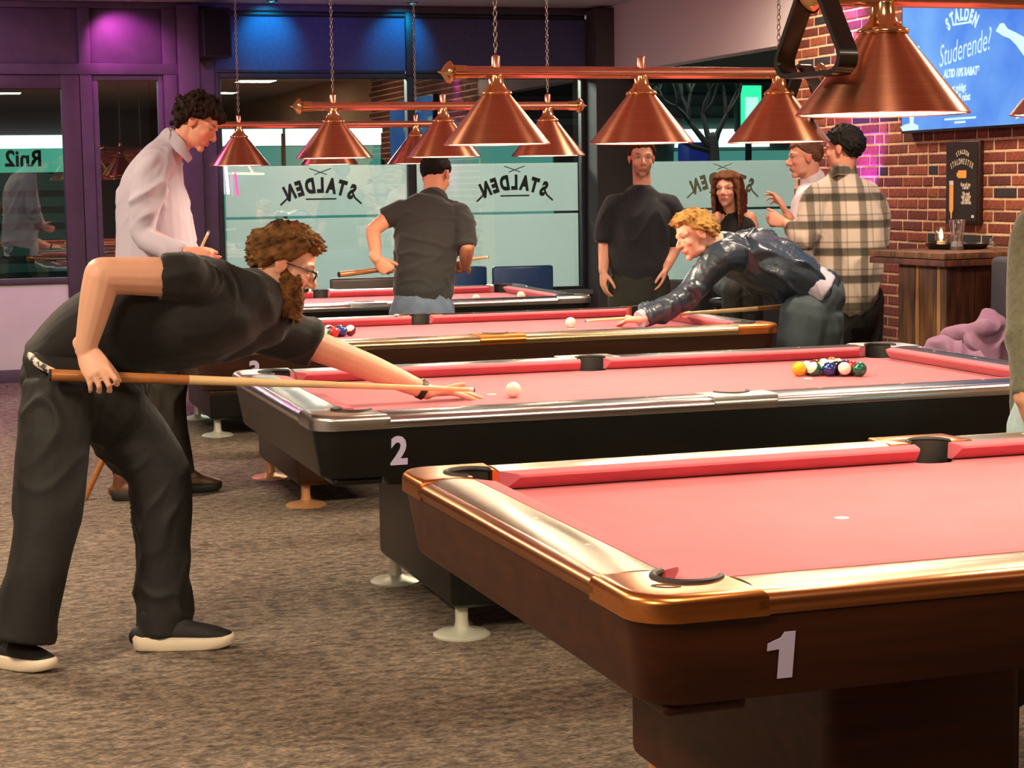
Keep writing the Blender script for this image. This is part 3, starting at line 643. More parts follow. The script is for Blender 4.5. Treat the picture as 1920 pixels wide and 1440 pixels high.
def lamp(y, xs, label):
    xm = (xs[0]+xs[-1])/2; R = empty('billiard_lamp', (xm, y, 1.665), label=label, cat='lamp', group='copper lamps hanging over the pool tables')
    a, b = xs[0]-.155-xm, xs[-1]+.155-xm; zb = .2575
    G().tube([(a, 0, zb), (b, 0, zb)], .0215, 24, cap='').ob('bar', M_bar, R)
    for s, x in ((-1, a), (1, b)):
        G().lathe([(.024, -.045), (.0245, .0), (.020, .004), (.030, .008), (.040, .014), (.038, .022), (.026, .034), (.012, .044), (.005, .050), (.004, .058), (.001, .060)], 24, (x, 0, zb), (s, 0, 0)).ob('finial', M_brass, R)
    for i, x in enumerate(xs):
        s = link(SH, 'shade', R, (x-xm, 0, 0), i*.7); link(LI, 'lining', s); link(BU, 'bulb', s); link(CO, 'collar', s); link(NU, 'nub', s)
        if i in (0, len(xs)-1): link(CH, 'chain', R, (x-xm, 0, 0))
    return R
lamp(3.79, (2.07, 2.62, 3.17), 'nearest copper lamp with three cone shades over table 1')
lamp(6.53, (2.02, 2.577, 3.131), 'copper lamp with three cone shades over table 2, a brass finial at its left end')
lamp(9.34, (2.037, 2.605, 3.167), 'copper lamp with three cone shades over table 3')
lamp(12.07, (2.018, 2.60, 3.18), 'farthest copper lamp with three cone shades over the table by the windows')
def ball_rack(x, y, z, yaw, label, tilt=0.):
    """a plastic triangle hung over a lamp bar by its corner; z is the top of the bar"""
    s, t, dd = .285, .011, .05; h = s*.866; R = empty('ball_rack', (x, y, z), yaw, label=label, cat='ball rack'); R.rotation_euler.x = tilt
    def tri(s_, r):
        h_ = s_*.866; cs = [Vector((0, 0)), Vector((-s_/2, -h_)), Vector((s_/2, -h_))]; out = []
        for i in range(3):
            p, q, n = cs[i], cs[i-1], cs[(i+1) % 3]; a = (q-p).normalized(); b = (n-p).normalized(); tl = r/math.tan(math.radians(30))
            p0, p1 = p+a*tl, p+b*tl; c = p+(a+b).normalized()*(r/math.sin(math.radians(30)))
            for k in range(7):
                u = k/6; ang0 = math.atan2(*(p0-c).yx); ang1 = math.atan2(*(p1-c).yx); dlt = (ang1-ang0+PI) % (2*PI)-PI; an = ang0+dlt*u; out.append(c+Vector((math.cos(an), math.sin(an)))*r)
        return out
    o_, i_ = tri(s, .038), tri(s-2*t*1.73, .028); off = (s-(s-2*t*1.73))*.866/3*2; i_ = [q-Vector((0, off)) for q in i_]
    top = max(q.y for q in i_); n = len(o_); v = []
    for yy in (-dd/2, dd/2):
        v += [(q.x, yy, q.y-top) for q in o_]+[(q.x, yy, q.y-top) for q in i_]
    f = []
    for k in range(n):
        j = (k+1) % n; f += [(k, j, n+j, n+k), (2*n+k, 3*n+k, 3*n+j, 2*n+j), (k, 2*n+k, 2*n+j, j), (n+k, n+j, 3*n+j, 3*n+k)]
    G().add(v, f).ob('triangle_frame', mat('black_plastic', (.06, .05, .04), .3, coat=.3), R, ang=.8)
ball_rack(1.905, 3.79, 1.945, math.radians(-78), 'black triangular ball rack hanging on the near left end of the lamp over table 1')
ball_rack(3.235, 6.53, 1.945, math.radians(-78), 'black triangular ball rack hanging on the right end of the lamp over table 2')
# ------------------------------------------------------------------ people kit
def nrm(v): v = np.array(v, float); return v/(np.linalg.norm(v)+1e-12)
FWn, RTn, UPn = (np.array(q[:]) for q in (FW, RT, UP)); ZN = np.array([0, 0, 1.])
def A(px, py, d): return np.array(at(px, py, d)[:])
def AZ(px, py, z):
    r_ = A(px, py, 1.)-np.array([0, 0, CAM_H]); return np.array([0, 0, CAM_H])+r_*(z-CAM_H)/r_[2]
def vnoise(P, f, seed):
    r = np.random.RandomState(seed); out = np.zeros(len(P)); Q = P*f
    W = Q+.6*np.stack([np.sin(Q @ r.randn(3)+r.rand()*6) for _ in range(3)], 1)
    for _ in range(7): out += np.sin(W @ (r.randn(3)*1.3)+r.rand()*6.28)
    return out/7*1.6
def solid(g, voxel, smooth=3):
    """union of the pieces as one continuous skin"""
    me = bpy.data.meshes.new('tmp'); me.from_pydata(g.v, [], g.f); o = bpy.data.objects.new('tmp', me); COL.objects.link(o)
    m = o.modifiers.new('r', 'REMESH'); m.mode = 'VOXEL'; m.voxel_size = voxel; m.adaptivity = 0
    if smooth: q = o.modifiers.new('s', 'SMOOTH'); q.factor = .5; q.iterations = smooth
    dg = bpy.context.evaluated_depsgraph_get(); dg.update(); out = bpy.data.meshes.new_from_object(o.evaluated_get(dg))
    bpy.data.objects.remove(o); bpy.data.meshes.remove(me); return out
def co(me): a = np.empty(len(me.vertices)*3); me.vertices.foreach_get('co', a); return a.reshape(-1, 3)
def setco(me, a): me.vertices.foreach_set('co', a.ravel()); me.update()
def nor(me): a = np.empty(len(me.vertices)*3, dtype=np.float32); me.vertex_normals.foreach_get('vector', a); return a.reshape(-1, 3).astype(float)
def finish(me, name, m, parent, base, loc=None, **kw):
    me.name = name; me.materials.clear(); me.materials.append(m); me.transform(Matrix.Translation(-Vector(base)))
    me.polygons.foreach_set('use_smooth', [True]*len(me.polygons)); me.update()
    o = bpy.data.objects.new(name, me); COL.objects.link(o); o.parent = parent; return tag(o, **kw)
def cloth(g, name, m, parent, base, voxel=.009, smooth=3, amp=.006, freq=14., grain=(0, 0, 1), seed=1, amp2=0., stretch=.35, **kw):
    me = solid(g, voxel, smooth); P = co(me); N = nor(me); gr = nrm(grain)
    Q = P-np.outer(P @ gr, gr)*(1-stretch)
    n = vnoise(Q, freq*1.9, seed)*1.8; rid = np.clip(1-np.abs(n)*1.25, 0, 1)**1.3; big = vnoise(P, freq*.6, seed+5)
    d = amp*rid*np.clip(.45+1.3*big, .12, 1)+amp2*big
    setco(me, P+N*d[:, None]); return finish(me, name, m, parent, base, **kw)
def skin_mat(name, rough=.5):
    m = mat(name, (.8, .6, .5), rough, bump=.05, bscale=120, sss=.12, spec=.35); nt = m.node_tree; a = nt.nodes.new('ShaderNodeAttribute'); a.attribute_name = 'paint'
    nt.links.new(a.outputs['Color'], nt.nodes['Principled BSDF'].inputs['Base Color']); return m
M_skin = skin_mat('skin')
class Frame:
    def __init__(s, C, F, U, sc_=1.):
        s.C = np.array(C, float); s.F = nrm(F); u = np.array(U, float); u = u-s.F*(u @ s.F); s.U = nrm(u); s.R = np.cross(s.F, s.U); s.s = sc_
    def __call__(s, x, y, z): return s.C+(s.R*x+s.F*y+s.U*z)*s.s
    def loc(s, P): D = (P-s.C)/s.s; return np.stack([D @ s.R, D @ s.F, D @ s.U], 1)
    def ell(s, g, c, r, tilt=0, n=16, h=10):
        ct, st = math.cos(tilt), math.sin(tilt); Y = s.F*ct+s.U*st; Z = -s.F*st+s.U*ct
        return g.ell(s(*c), tuple(q*s.s for q in r), s.R, Y, Z, n, h)
def head_geo(g, H, fem=False, fat=0.):
    k = .93 if fem else 1.
    H.ell(g, (0, -.012, .038), (.074, .096, .080), n=28, h=18); H.ell(g, (0, .026, -.022), (.061*k+fat, .060, .088), n=24, h=16)
    H.ell(g, (0, .020, -.068), (.053*k+fat, .056, .040), n=20); H.ell(g, (0, .064, -.099), (.022, .019, .017))
    g.tube([H(-.050, .060, .020), H(-.028, .079, .025), H(0, .082, .020), H(.028, .079, .025), H(.050, .060, .020)], .0115*H.s*(.85 if fem else 1), 8)
    for x in (-1, 1):
        H.ell(g, (x*.036*k, .058, -.026), (.024, .022, .022)); H.ell(g, (x*.012, .092, -.034), (.0085, .011, .008))
        H.ell(g, (x*(.074+fat*.6), -.008, -.006), (.007, .019, .031), -.25); H.ell(g, (x*(.078+fat*.6), -.014, .004), (.006, .016, .024), -.3)
        g.tube([H(x*.018, .078, .013), H(x*.031, .085, .0155), H(x*.046, .074, .011)], .0045*H.s, 6)
        g.tube([H(x*.019, .077, -.007), H(x*.031, .082, -.0085), H(x*.045, .072, -.005)], .004*H.s, 6)
    g.tube([H(0, .078, .014), H(0, .095, -.008), H(0, .107, -.027), H(0, .106, -.036)], [.008*H.s, .0085*H.s, .011*H.s, .008*H.s], 10)
    g.tube([H(-.023, .076, -.062), H(-.01, .0875, -.059), H(.01, .0875, -.059), H(.023, .076, -.062)], .0058*H.s, 8)
    g.tube([H(-.021, .075, -.067), H(0, .087, -.070), H(.021, .075, -.067)], .0066*H.s, 8)
def hand_geo(g, W, F, N, S, curls, thumb=(.6, .5, -.35, .3), s=1., spread=.06, fr=1.):
    """W wrist, F towards the fingers, N out of the back of the hand, S towards the thumb; curls: bend per joint (3) for index..little"""
    F, N, S = nrm(F), nrm(N), nrm(S); W = np.array(W, float); kn = []
    base = [(.088, .030), (.092, .010), (.087, -.011), (.078, -.030)]
    L = [(.042, .025, .020), (.047, .029, .021), (.043, .027, .020), (.034, .020, .018)]
    g.tube([W-F*.03*s, W, W+F*.03*s, W+F*.062*s, W+F*.084*s], [(.026*s, .020*s), (.028*s, .019*s), (.038*s, .0175*s), (.043*s, .015*s), (.041*s, .012*s)], 14, ref=S)
    for i, ((f, q), ls) in enumerate(zip(base, L)):
        P = W+(F*f+S*q)*s; a = 0; d0 = nrm(F+S*spread*(1.5-i)); pts = [P-d0*.012*s, P]
        for ln, c in zip(ls, curls[i]):
            a += c; d = d0*math.cos(a)-N*math.sin(a); P = P+d*ln*s; pts.append(P)
        r = (.0098, .0098, .0088, .0080, .0066) if i < 3 else (.0088, .0086, .0078, .0070, .0058); g.tube(pts, [q_*s*fr for q_ in r], 10)
    tF, tS, tN, bend = thumb; P = W+(F*.020+S*.022-N*.006)*s; d = nrm(F*tF+S*tS+N*tN); pts = [P]; g.ell(P+d*.02*s, (.016*s, .022*s, .014*s), S, d, N)
    for j, ln in enumerate((.046, .033, .026)):
        P = P+d*ln*s; pts.append(P); d = nrm(d+F*bend*.6-S*bend*.5)
    g.tube(pts, [q_*s*fr for q_ in (.0145, .0120, .0105, .0080)], 10)
def arm_geo(g, S, E, W, r=(.050, .044, .040, .043, .028), ref=None):
    S, E, W = (np.array(q, float) for q in (S, E, W))
    g.tube([S, S*.5+E*.5, E], [r[0], r[1], r[2]], 14, smooth=4); g.tube([E, E*.68+W*.32, W], [r[2], r[3], r[4]], 14, smooth=4)
def paint_head(me, H, tone, lips=(.62, .30, .28), brow=(.25, .16, .09), beard=None, ruddy=.25, extra=None):
    P = co(me); L = H.loc(P); t = np.array(_lin(tone)); C = np.tile(t, (len(P), 1))
    red = np.array(_lin((min(1, tone[0]*1.02), tone[1]*.72, tone[2]*.68)))
    def mix(mask, c): nonlocal C; mask = np.clip(mask, 0, 1)[:, None]; C = C*(1-mask)+np.array(c)*mask
    def gz(x, y, z, sx, sy, sz, ab=True): X = np.abs(L[:, 0]) if ab else L[:, 0]; return np.exp(-((X-x)/sx)**2-((L[:, 1]-y)/sy)**2-((L[:, 2]-z)/sz)**2)
    mix(ruddy*gz(.040, .07, -.03, .02, .03, .02), red); mix(ruddy*gz(0, .11, -.03, .015, .02, .012), red); mix(ruddy*gz(.08, -.01, -.005, .012, .03, .035), red)
    mix(1.1*gz(0, .09, -.064, .021, .02, .0075), _lin(lips)); mix(1.2*gz(.032, .082, .027, .019, .025, .0055), _lin(brow))
    mix(.5*gz(.031, .085, .006, .018, .02, .009), _lin(tuple(q*.6 for q in tone)))
    if beard is not None:
        col, k = beard; m_ = np.clip((-.040-L[:, 2])/.012, 0, 1)*np.clip((L[:, 1]+.0)/.02, 0, 1)*np.clip((L[:, 2]+.125)/.02, 0, 1)*(1-np.clip(1.4*gz(0, .09, -.064, .021, .02, .0085), 0, 1))
        mix(k*m_, _lin(col))
    n = vnoise(P, 30, 3)*.04; C = np.clip(C*(1+n[:, None]), 0, 1)
    at_ = me.color_attributes.new('paint', 'FLOAT_COLOR', 'POINT'); at_.data.foreach_set('color', np.concatenate([C, np.ones((len(C), 1))], 1).ravel())
def sockets(me, H):
    P = co(me); L = H.loc(P); X = np.abs(L[:, 0]); gq = np.exp(-((X-.031)/.013)**2-((L[:, 1]-.085)/.03)**2-((L[:, 2]-.003)/.008)**2)
    setco(me, P-H.F*(gq*.006*H.s)[:, None])
def eyes(H, parent, base, iris=(.25, .35, .4)):
    for x in (-.031, .031):
        c = H(x, .0665, .004); g = G(); g.ell(c, (.0125*H.s,)*3, H.R, H.U, H.F, 18, 14)   # pole looks forward
        C = Vector(c); ms = []
        for f in g.f:
            q = sum((Vector(g.v[i]) for i in f), Vector())/len(f)-C; a = q.normalized().dot(Vector(H.F)); ms.append(2 if a > .965 else 1 if a > .86 else 0)
        g.m = ms; g.ob('eye', [mat('eye_white', (.62, .56, .52), .2), mat('iris%d' % int(iris[0]*100), iris, .15), mat('pupil', (.02, .02, .02), .1)], parent, org=base, ang=9)
def hair(H, parent, base, m, style='short', n=420, L=.03, seed=1, voxel=.0042, line=(.070, .018, -.055), vol=1., name='hair', part=None, amp=.002):
    g = G(); rr = np.random.RandomState(seed); c0 = np.array([0, -.012, .038]); R_ = np.array([.075, .097, .081])*vol; ga = PI*(3-5**.5)
    for i in range(n):
        z = 1-2*(i+.5)/n; a = i*ga; d = np.array([math.cos(a)*math.sqrt(1-z*z), math.sin(a)*math.sqrt(1-z*z), z]); p = c0+d*R_; y = p[1]
        fr = line[0]; sd = line[1]; bk = line[2]
        zl = fr if y > .055 else (sd+(fr-sd)*max(0, (y-.012)/.043)**.8 if y > .012 else (sd if y > -.03 else bk+(sd-bk)*max(0, (y+.07)/.04)))
        if abs(p[0]) > .06 and -.035 < y < .015: zl = max(zl, .022)
        if p[2] < zl: continue
        nn = nrm(d/R_); j = rr.randn(3)*(.25 if style != 'long' else .05)
        if style == 'curly':
            for _ in range(2): q = p+nn*rr.uniform(.004, L)+rr.randn(3)*.006; H.ell(g, tuple(q), (rr.uniform(.008, .014),)*3, n=7, h=5)
            H.ell(g, tuple(p), (.014,)*3, n=7, h=5); continue
        if style == 'short': fl = np.array([0, -.5, -.7]) if p[2] < .07 else np.array([.2, .3, .0])
        elif style == 'side': fl = np.array([0, -.8, -.55]) if p[2] < .075 else np.array([.1, .75, .15])
        elif style == 'swept': fl = np.array([0, .9 if p[1] > -.02 else -.2, -.35 if p[2] < .09 else .1])
        elif style == 'long': fl = np.array([(.22 if p[2] > .05 else .06)*np.sign(p[0]), (-.35 if p[1] > .02 else .05), -1.])
        ll = L*rr.uniform(.7, 1.25)
        if style == 'long': ll = L*(1 if p[2] < .09 else .5)
        P_ = [p-nn*.004]; q = p+nn*.004; P_.append(q)
        for k in range(3):
            dd = nrm(nn*(.55-.25*k)*(0.15 if style == 'long' else 1)+fl+j*.8+rr.randn(3)*(.12 if style != 'long' else .03)); dd = dd-nn*min(0, dd @ nn); q = q+dd*ll/3
            # stay outside the scalp
            e = (q-c0)/(R_*1.02)
            if style != 'long' and np.linalg.norm(e) < 1: q = c0+e/np.linalg.norm(e)*R_*1.02
            if style == 'long' and q[2] > -.02 and np.linalg.norm(e) < 1.04: q = c0+e/np.linalg.norm(e)*R_*1.04
            if style == 'long' and q[2] < .075: q[1] = min(q[1], .035); q[0] = math.copysign(max(min(abs(q[0]), .092), .05 if q[1] > -.04 else 0), q[0])
            P_.append(q)
        g.tube([H(*q_) for q_ in P_], [x_*H.s for x_ in ((.011, .011, .0095, .007, .003) if style != 'long' else (.012, .012, .012, .011, .006))], 6)
        H.ell(g, tuple(p), (.0135,)*3, n=7, h=5)
    me = solid(g, voxel, 1); P = co(me); setco(me, P+nor(me)*(vnoise(P, 150, seed)*amp)[:, None]); return finish(me, name, m, parent, base)
def hair_mat(name, c1, c2, rough=.72): return mat(name, c1, rough, spec=.2, color2=c2, scale=28, stretch=(1, .5, 1), bump=.3, bscale=120, contrast=(.25, .75))
def shoe(heel, toe, parent, base, m, msole, name='shoe', s=1., laces=True, h=.12):
    heel, toe = np.array(heel, float), np.array(toe, float); heel[2] = toe[2] = 0; F = nrm(toe-heel); Ln = np.linalg.norm(toe-heel); S = np.cross(F, ZN)
    prof = [(0, .030, .030), (.06, .040, .040), (.25, .042, .036), (.5, .044, .040), (.72, .052, .048), (.88, .046, .040), (.97, .028, .024), (1., .010, .010)]
    poly = [heel+F*Ln*t+S*a for t, a, b in prof]+[heel+F*Ln*t-S*b for t, a, b in reversed(prof)]
    n = len(poly); g = G(); rings_ = []
    for z, k in ((0.002, .92), (.008, .99), (.030, 1.02), (.040, .97)):
        c = heel+F*Ln*.5; rings_.append([tuple(c+(p-c)*k+ZN*(z+.010*max(0, (np.dot(p-heel, F)/Ln-.75)/.25)**2+(.016*max(0, (.16-np.dot(p-heel, F)/Ln)/.16) if z > .02 else 0))) for p in poly])
    loft(g, rings_); g.ob('sole', msole, sh_ := empty_part('shoe_group') if 0 else parent, org=base, ang=1.0)
    g = G()
    g.tube([heel+F*Ln*.03+ZN*.045, heel+F*Ln*.25+ZN*.05, heel+F*Ln*.5+ZN*.05, heel+F*Ln*.75+ZN*.046, heel+F*Ln*.93+ZN*.040], [(.030, .034), (.038, .044), (.040, .046), (.044, .034), (.030, .020)], 16, ref=S, smooth=3)
    g.tube([heel+F*Ln*.16+ZN*.05, heel+F*Ln*.18+ZN*h], [(.036, .042), (.034, .040)], 14, ref=S); g.tube([heel+F*Ln*.22+ZN*.108, heel+F*Ln*.42+ZN*.092, heel+F*Ln*.7+ZN*.056], [.028, .027, .020], 12)
    me = solid(g, .006, 2); P = co(me); P[:, 2] = np.maximum(P[:, 2], .026); setco(me, P); o = finish(me, name, m, parent, base)
    if laces:
        g = G()
        for k in range(4): q = heel+F*Ln*(.36+.08*k)+ZN*(.122-.014*k); g.tube([q-S*.024-ZN*.008, q+ZN*.004, q+S*.024-ZN*.008], .0032, 6)
        g.ob('laces', mat('dark_lace', (.10, .10, .10), .8), o, org=base)
    return o
def person(name_label, P0, group=None):
    base = (float(P0[0]), float(P0[1]), 0.); return empty('person', base, label=name_label, cat='person', group=group), base
def stick(P, Q, r0, r1, label, two=True):
    """a cue: wooden butt, pale shaft, white ferrule, blue tip"""
    P, Q = np.array(P, float), np.array(Q, float); R = empty('pool_cue', tuple(P), label=label, cat='cue'); b = tuple(P); D = Q-P
    def seg(a, c, n, m): G().tube([P+D*a, P+D*c], [r0+(r1-r0)*a, r0+(r1-r0)*c], 14, cap='').ob(n, m, R, org=b)
    seg(.0, .004, 'bumper', M_rubber); seg(.004, .31, 'butt', mat('cue_butt_wood', (.66, .42, .22), .3, var=.2, scale=6, stretch=(1, 8, 8), coat=.5)); seg(.31, .985, 'shaft', mat('cue_maple', (.90, .76, .55), .35, var=.06, scale=10, coat=.3)); seg(.985, .996, 'ferrule', M_pearl); seg(.996, 1., 'tip', mat('cue_tip', (.35, .4, .5), .8))
    return R
FIST = [(1.25, 1.45, .9)]*4; RELAX = [(.35, .45, .3), (.4, .5, .35), (.45, .55, .35), (.5, .55, .4)]; FLAT = [(.12, .18, .1), (.05, .12, .08), (.05, .12, .08), (.08, .15, .1)]
T_fair, T_warm = (.86, .66, .55), (.82, .58, .46)
M_black = mat('black_cotton', (.075, .068, .058), .85, sheen=.15, bump=.15, bscale=260)
M_trou = mat('black_trousers', (.085, .075, .062), .75, var=.15, scale=5, bump=.12, bscale=200)
M_wsole = mat('cream_sole', (.90, .84, .74), .6)
M_bshoe = mat('black_mesh_shoe', (.085, .08, .07), .7, bump=.3, bscale=300)

def yoke(g, S1, Nk, S2, r=.062, rn=.068):
    S1, Nk, S2 = (np.array(q, float) for q in (S1, Nk, S2)); g.tube([S1, S1*.5+Nk*.5-ZN*.012, Nk, S2*.5+Nk*.5-ZN*.012, S2], [r, r*1.05, rn, r*1.05, r], 14, smooth=3)
# ------------------------------------------------------------------ 1: bearded man leaning over table 2
R1, B1 = person('bearded man in glasses and black t-shirt leaning over table 2 to shoot', AZ(200, 1235, 0))
H1 = Frame(A(535, 497, 6.33), RTn*.93-UPn*.36+FWn*.10, UPn*.93+RTn*.36, 1.06)
g = G(); head_geo(g, H1, fat=.004)
nb = A(448, 562, 6.27)
g.tube([A(400, 580, 6.27), nb, A(500, 535, 6.31), H1(0, -.02, -.03)], [(.10, .10), (.088, .088), (.068, .070), (.062, .062)], 16, smooth=3)
Sr, Er, Wr = A(335, 520, 6.05), A(192, 516, 5.92), A(160, 655, 5.97)
Sl, El, Wl = A(500, 612, 6.42), A(662, 676, 6.56), A(800, 734, 6.67)
arm_geo(g, Sr, Er, Wr, (.066, .062, .058, .054, .034)); arm_geo(g, Sl, El, Wl, (.062, .056, .048, .046, .030))
# right hand wraps the butt, fingers hang over the front of the cue
Cq0, Cq1 = A(92, 703, 5.955), AZ(890, 731, .826)
cue_r = Cq0*.88+Cq1*.12
hf = nrm(A(192, 712, 5.92)-Wr)
hand_geo(g, Wr, hf, -FWn*.9+RTn*.35+UPn*.2, RTn*.9+UPn*.35, [(.25, .75, .9), (.35, .7, .8), (.4, .7, .8), (.3, .5, .6)], thumb=(.75, .35, -.55, .2), s=1.12, spread=.10)
# left hand flat on the cloth as an open bridge
hl = nrm(A(905, 742, 6.75)-Wl); hl[2] = -.10
hand_geo(g, Wl+np.array([0, 0, .004]), hl, ZN, -FWn-UPn*.1, [(.22, .05, .05), (.10, .10, .05), (.08, .12, .05), (.08, .12, .05)], thumb=(.85, .28, .30, .1), s=1.10, spread=.12)
g.tube([A(110, 690, 6.22), A(200, 640, 6.25), A(300, 600, 6.25), A(400, 580, 6.27)], [.11, .12, .13, .12], 14, ref=FWn)
for hp, kn_, an in ((A(118, 735, 6.1), A(88, 955, 6.05), A(48, 1185, 6.03)), (A(175, 740, 6.33), A(300, 900, 6.33), A(296, 1180, 6.33))): g.tube([A(120, 700, 6.22), hp, kn_, an], [.08, .075, .055, .040], 12)
me = solid(g, .0045, 3); sockets(me, H1); paint_head(me, H1, T_fair, brow=(.45, .28, .15), ruddy=.5); finish(me, 'body', M_skin, R1, B1)
eyes(H1, R1, B1)
M_hair1 = hair_mat('brown_hair', (.54, .37, .18), (.14, .085, .04))
hair(H1, R1, B1, M_hair1, 'side', 640, .032, 3, .0042, (.070, .020, -.050), 1.01)
# beard and moustache
g = G(); rr = np.random.RandomState(4)
for i in range(430):
    th = rr.uniform(-1.75, 1.75); z = rr.uniform(-.112, -.018); rad = .064+.008*(z < -.09)
    x, y = math.sin(th)*.062, .018+math.cos(th)*.064
    if z > -.050 and abs(th) < .85: continue
    if -.078 < z < -.052 and abs(x) < .024: continue
    y = min(y, .080)-(.10 if z < -.10 else 0)*0
    p = np.array([x, y, z]); L_ = (.022 if z > -.06 else .048)*rr.uniform(.7, 1.2)*(1 if abs(th) < 1.2 else .6); dn = nrm([x*.2, .10+.15*math.cos(th), -1]); 
    g.tube([H1(*p), H1(*(p+nrm([x, y, 0])*.009+dn*L_*.4)), H1(*(p+nrm([x, y, 0])*.008+dn*L_+rr.randn(3)*.003))], [.009, .0085, .003], 6)
for i in range(26):
    x = rr.uniform(-.028, .028); g.tube([H1(x*.5, .092, -.048), H1(x, .092-abs(x)*.4, -.055-abs(x)*.3)], [.005, .004], 6)
H1.ell(g, (0, .045, -.118), (.044, .040, .034)); H1.ell(g, (0, .020, -.112), (.046, .040, .026))
for x in (-1, 1): g.tube([H1(x*.066, .006, -.015), H1(x*.064, .012, -.045), H1(x*.056, .03, -.08)], [.010, .014, .018], 8)
me = solid(g, .0042, 1); P = co(me); setco(me, P+nor(me)*(vnoise(P, 150, 8)*.004+vnoise(P, 320, 9)*.002)[:, None]); finish(me, 'beard', hair_mat('beard_hair', (.50, .33, .14), (.12, .07, .035)), R1, B1)
# glasses
g = G(); M_gl = mat('black_acetate', (.03, .025, .02), .25)
for x in (-1, 1):
    c = H1(x*.034, .102, .000); g.torus(c, .0235, .0022, 24, 6, X=H1.R, Y=H1.U, sy=.78)
    g.tube([H1(x*.058, .100, .010), H1(x*.074, .085, .010), H1(x*.080, .0, .006), H1(x*.080, -.018, -.006)], .0026, 6)
g.tube([H1(-.012, .106, .004), H1(0, .109, .006), H1(.012, .106, .004)], .0022, 6); g.ob('glasses_frame', M_gl, R1, org=B1)
g = G()
for x in (-1, 1): g.lathe([(.0225, 0), (.0001, .0006)], 20, H1(x*.034, .102, .000), H1.F)
g.ob('lenses', glassmat('lens_glass', (.95, .97, .98), .12), R1, org=B1)
# t-shirt
g = G(); lat = -FWn
g.tube([A(92, 668, 6.22), A(150, 632, 6.24), A(225, 605, 6.25), A(300, 594, 6.25), A(370, 586, 6.25), A(432, 578, 6.27), A(470, 566, 6.28)], [(.165, .075), (.180, .125), (.195, .160), (.205, .172), (.215, .172), (.180, .145), (.125, .112)], 26, ref=lat, smooth=4)
g.tube([A(400, 575, 6.2), A(348, 528, 6.06), A(302, 521, 6.03)], [.098, .078, .073], 18, smooth=3, cap='')
g.tube([A(430, 590, 6.33), A(505, 616, 6.42), A(582, 646, 6.49)], [.10, .088, .080], 18, smooth=3, cap='')
g.tube([A(330, 640, 6.25), A(430, 618, 6.28), A(500, 610, 6.35)], [.10, .09, .075], 16)
cloth(g, 't_shirt', M_black, R1, B1, .0075, 3, .015, 9, RTn+UPn*.4, 4, .008, label='black cotton t-shirt')
# trousers
g = G()
g.tube([A(90, 672, 6.2), A(112, 704, 6.21), A(138, 745, 6.22)], [(.160, .070), (.175, .118), (.17, .12)], 22, ref=lat, smooth=3)
g.tube([A(112, 730, 6.13), A(100, 830, 6.08), A(93, 950, 6.05), A(72, 1060, 6.03), A(46, 1200, 6.03)], [(.12, .115), (.115, .118), (.10, .108), (.092, .098), (.088, .09)], 20, ref=lat, smooth=4, cap='')
g.tube([A(165, 720, 6.32), A(232, 800, 6.33), A(303, 895, 6.33), A(308, 1020, 6.33), A(303, 1190, 6.33)], [(.13, .13), (.12, .122), (.105, .106), (.092, .086), (.086, .082)], 20, ref=lat, smooth=4, cap='')
g.tube([A(118, 715, 6.2), A(200, 765, 6.25)], [.14, .13], 16)
cloth(g, 'trousers', M_trou, R1, B1, .0085, 3, .020, 8, UPn+RTn*.5, 9, .010)
g = G(); g.tube([A(52, 652, 6.17), A(58, 668, 6.06), A(74, 684, 6.0), A(100, 697, 5.98)], [(.011, .006)]*4, 8, smooth=4, ref=UPn+RTn); g.ob('belt', mat('pale_belt', (.80, .74, .66), .6, color2=(.2, .2, .2), scale=30, contrast=(.40, .44)), R1, org=B1)
shoe(AZ(253, 1219, 0), AZ(440, 1213, 0), R1, B1, M_bshoe, M_wsole); shoe(AZ(-62, 1238, 0), AZ(104, 1262, 0), R1, B1, M_bshoe, M_wsole)
# wristwatch
g = G(); wc = Wl*.93+El*.07; ax = nrm(Wl-El); g.lathe([(.033, -.011), (.036, -.011), (.036, .011), (.033, .011)], 20, wc, ax, closed=True); g.ob('watch_strap', mat('dark_strap', (.10, .08, .06), .5), R1, org=B1)
G().lathe([(.017, 0), (.018, .006), (.0001, .008)], 16, wc+nrm(np.cross(ax, FWn)*-1)*.032*(1 if np.cross(ax, FWn)[2] < 0 else -1), nrm(np.cross(ax, FWn))*(-1 if np.cross(ax, FWn)[2] < 0 else 1)).ob('watch_face', mat('watch_metal', (.75, .75, .72), .2, 1.), R1, org=B1)
stick(Cq0, Cq1, .0195, .0072, 'pool cue gripped by the bearded man, its tip resting on his hand over table 2')

# ------------------------------------------------------------------ 2: tall man in the pale shirt
R2, B2 = person('tall curly-haired man in a pale shirt standing behind the bearded man holding a cue', AZ(290, 930, 0))
H2 = Frame(A(372, 234, 9.45), RTn*.88-UPn*.46-FWn*.12, UPn*.88+RTn*.46, 1.03)
g = G(); head_geo(g, H2)
g.tube([A(305, 300, 9.45), A(325, 280, 9.45), A(342, 262, 9.45), H2(0, -.03, -.03)], [(.08, .07), (.064, .064), (.058, .058), (.056, .056)], 16, smooth=3)
S_, E_, W_ = A(285, 318, 9.25), A(268, 440, 9.2), A(352, 474, 9.12); arm_geo(g, S_, E_, W_)
Q0, Q1 = AZ(158, 945, .0), A(392, 433, 9.12); Q0 = A(158, 945, 9.35); Q0[2] = max(Q0[2], .0)
hand_geo(g, W_, RTn*.9-UPn*.25, -FWn+UPn*.3, UPn+RTn*.4, FIST, (.7, .4, -.3, .5), 1.08)
S3, E3, W3 = A(315, 318, 9.65), A(330, 430, 9.7), A(375, 500, 9.6); arm_geo(g, S3, E3, W3); hand_geo(g, W3, RTn-UPn*.3, FWn, UPn, RELAX, s=1.05)
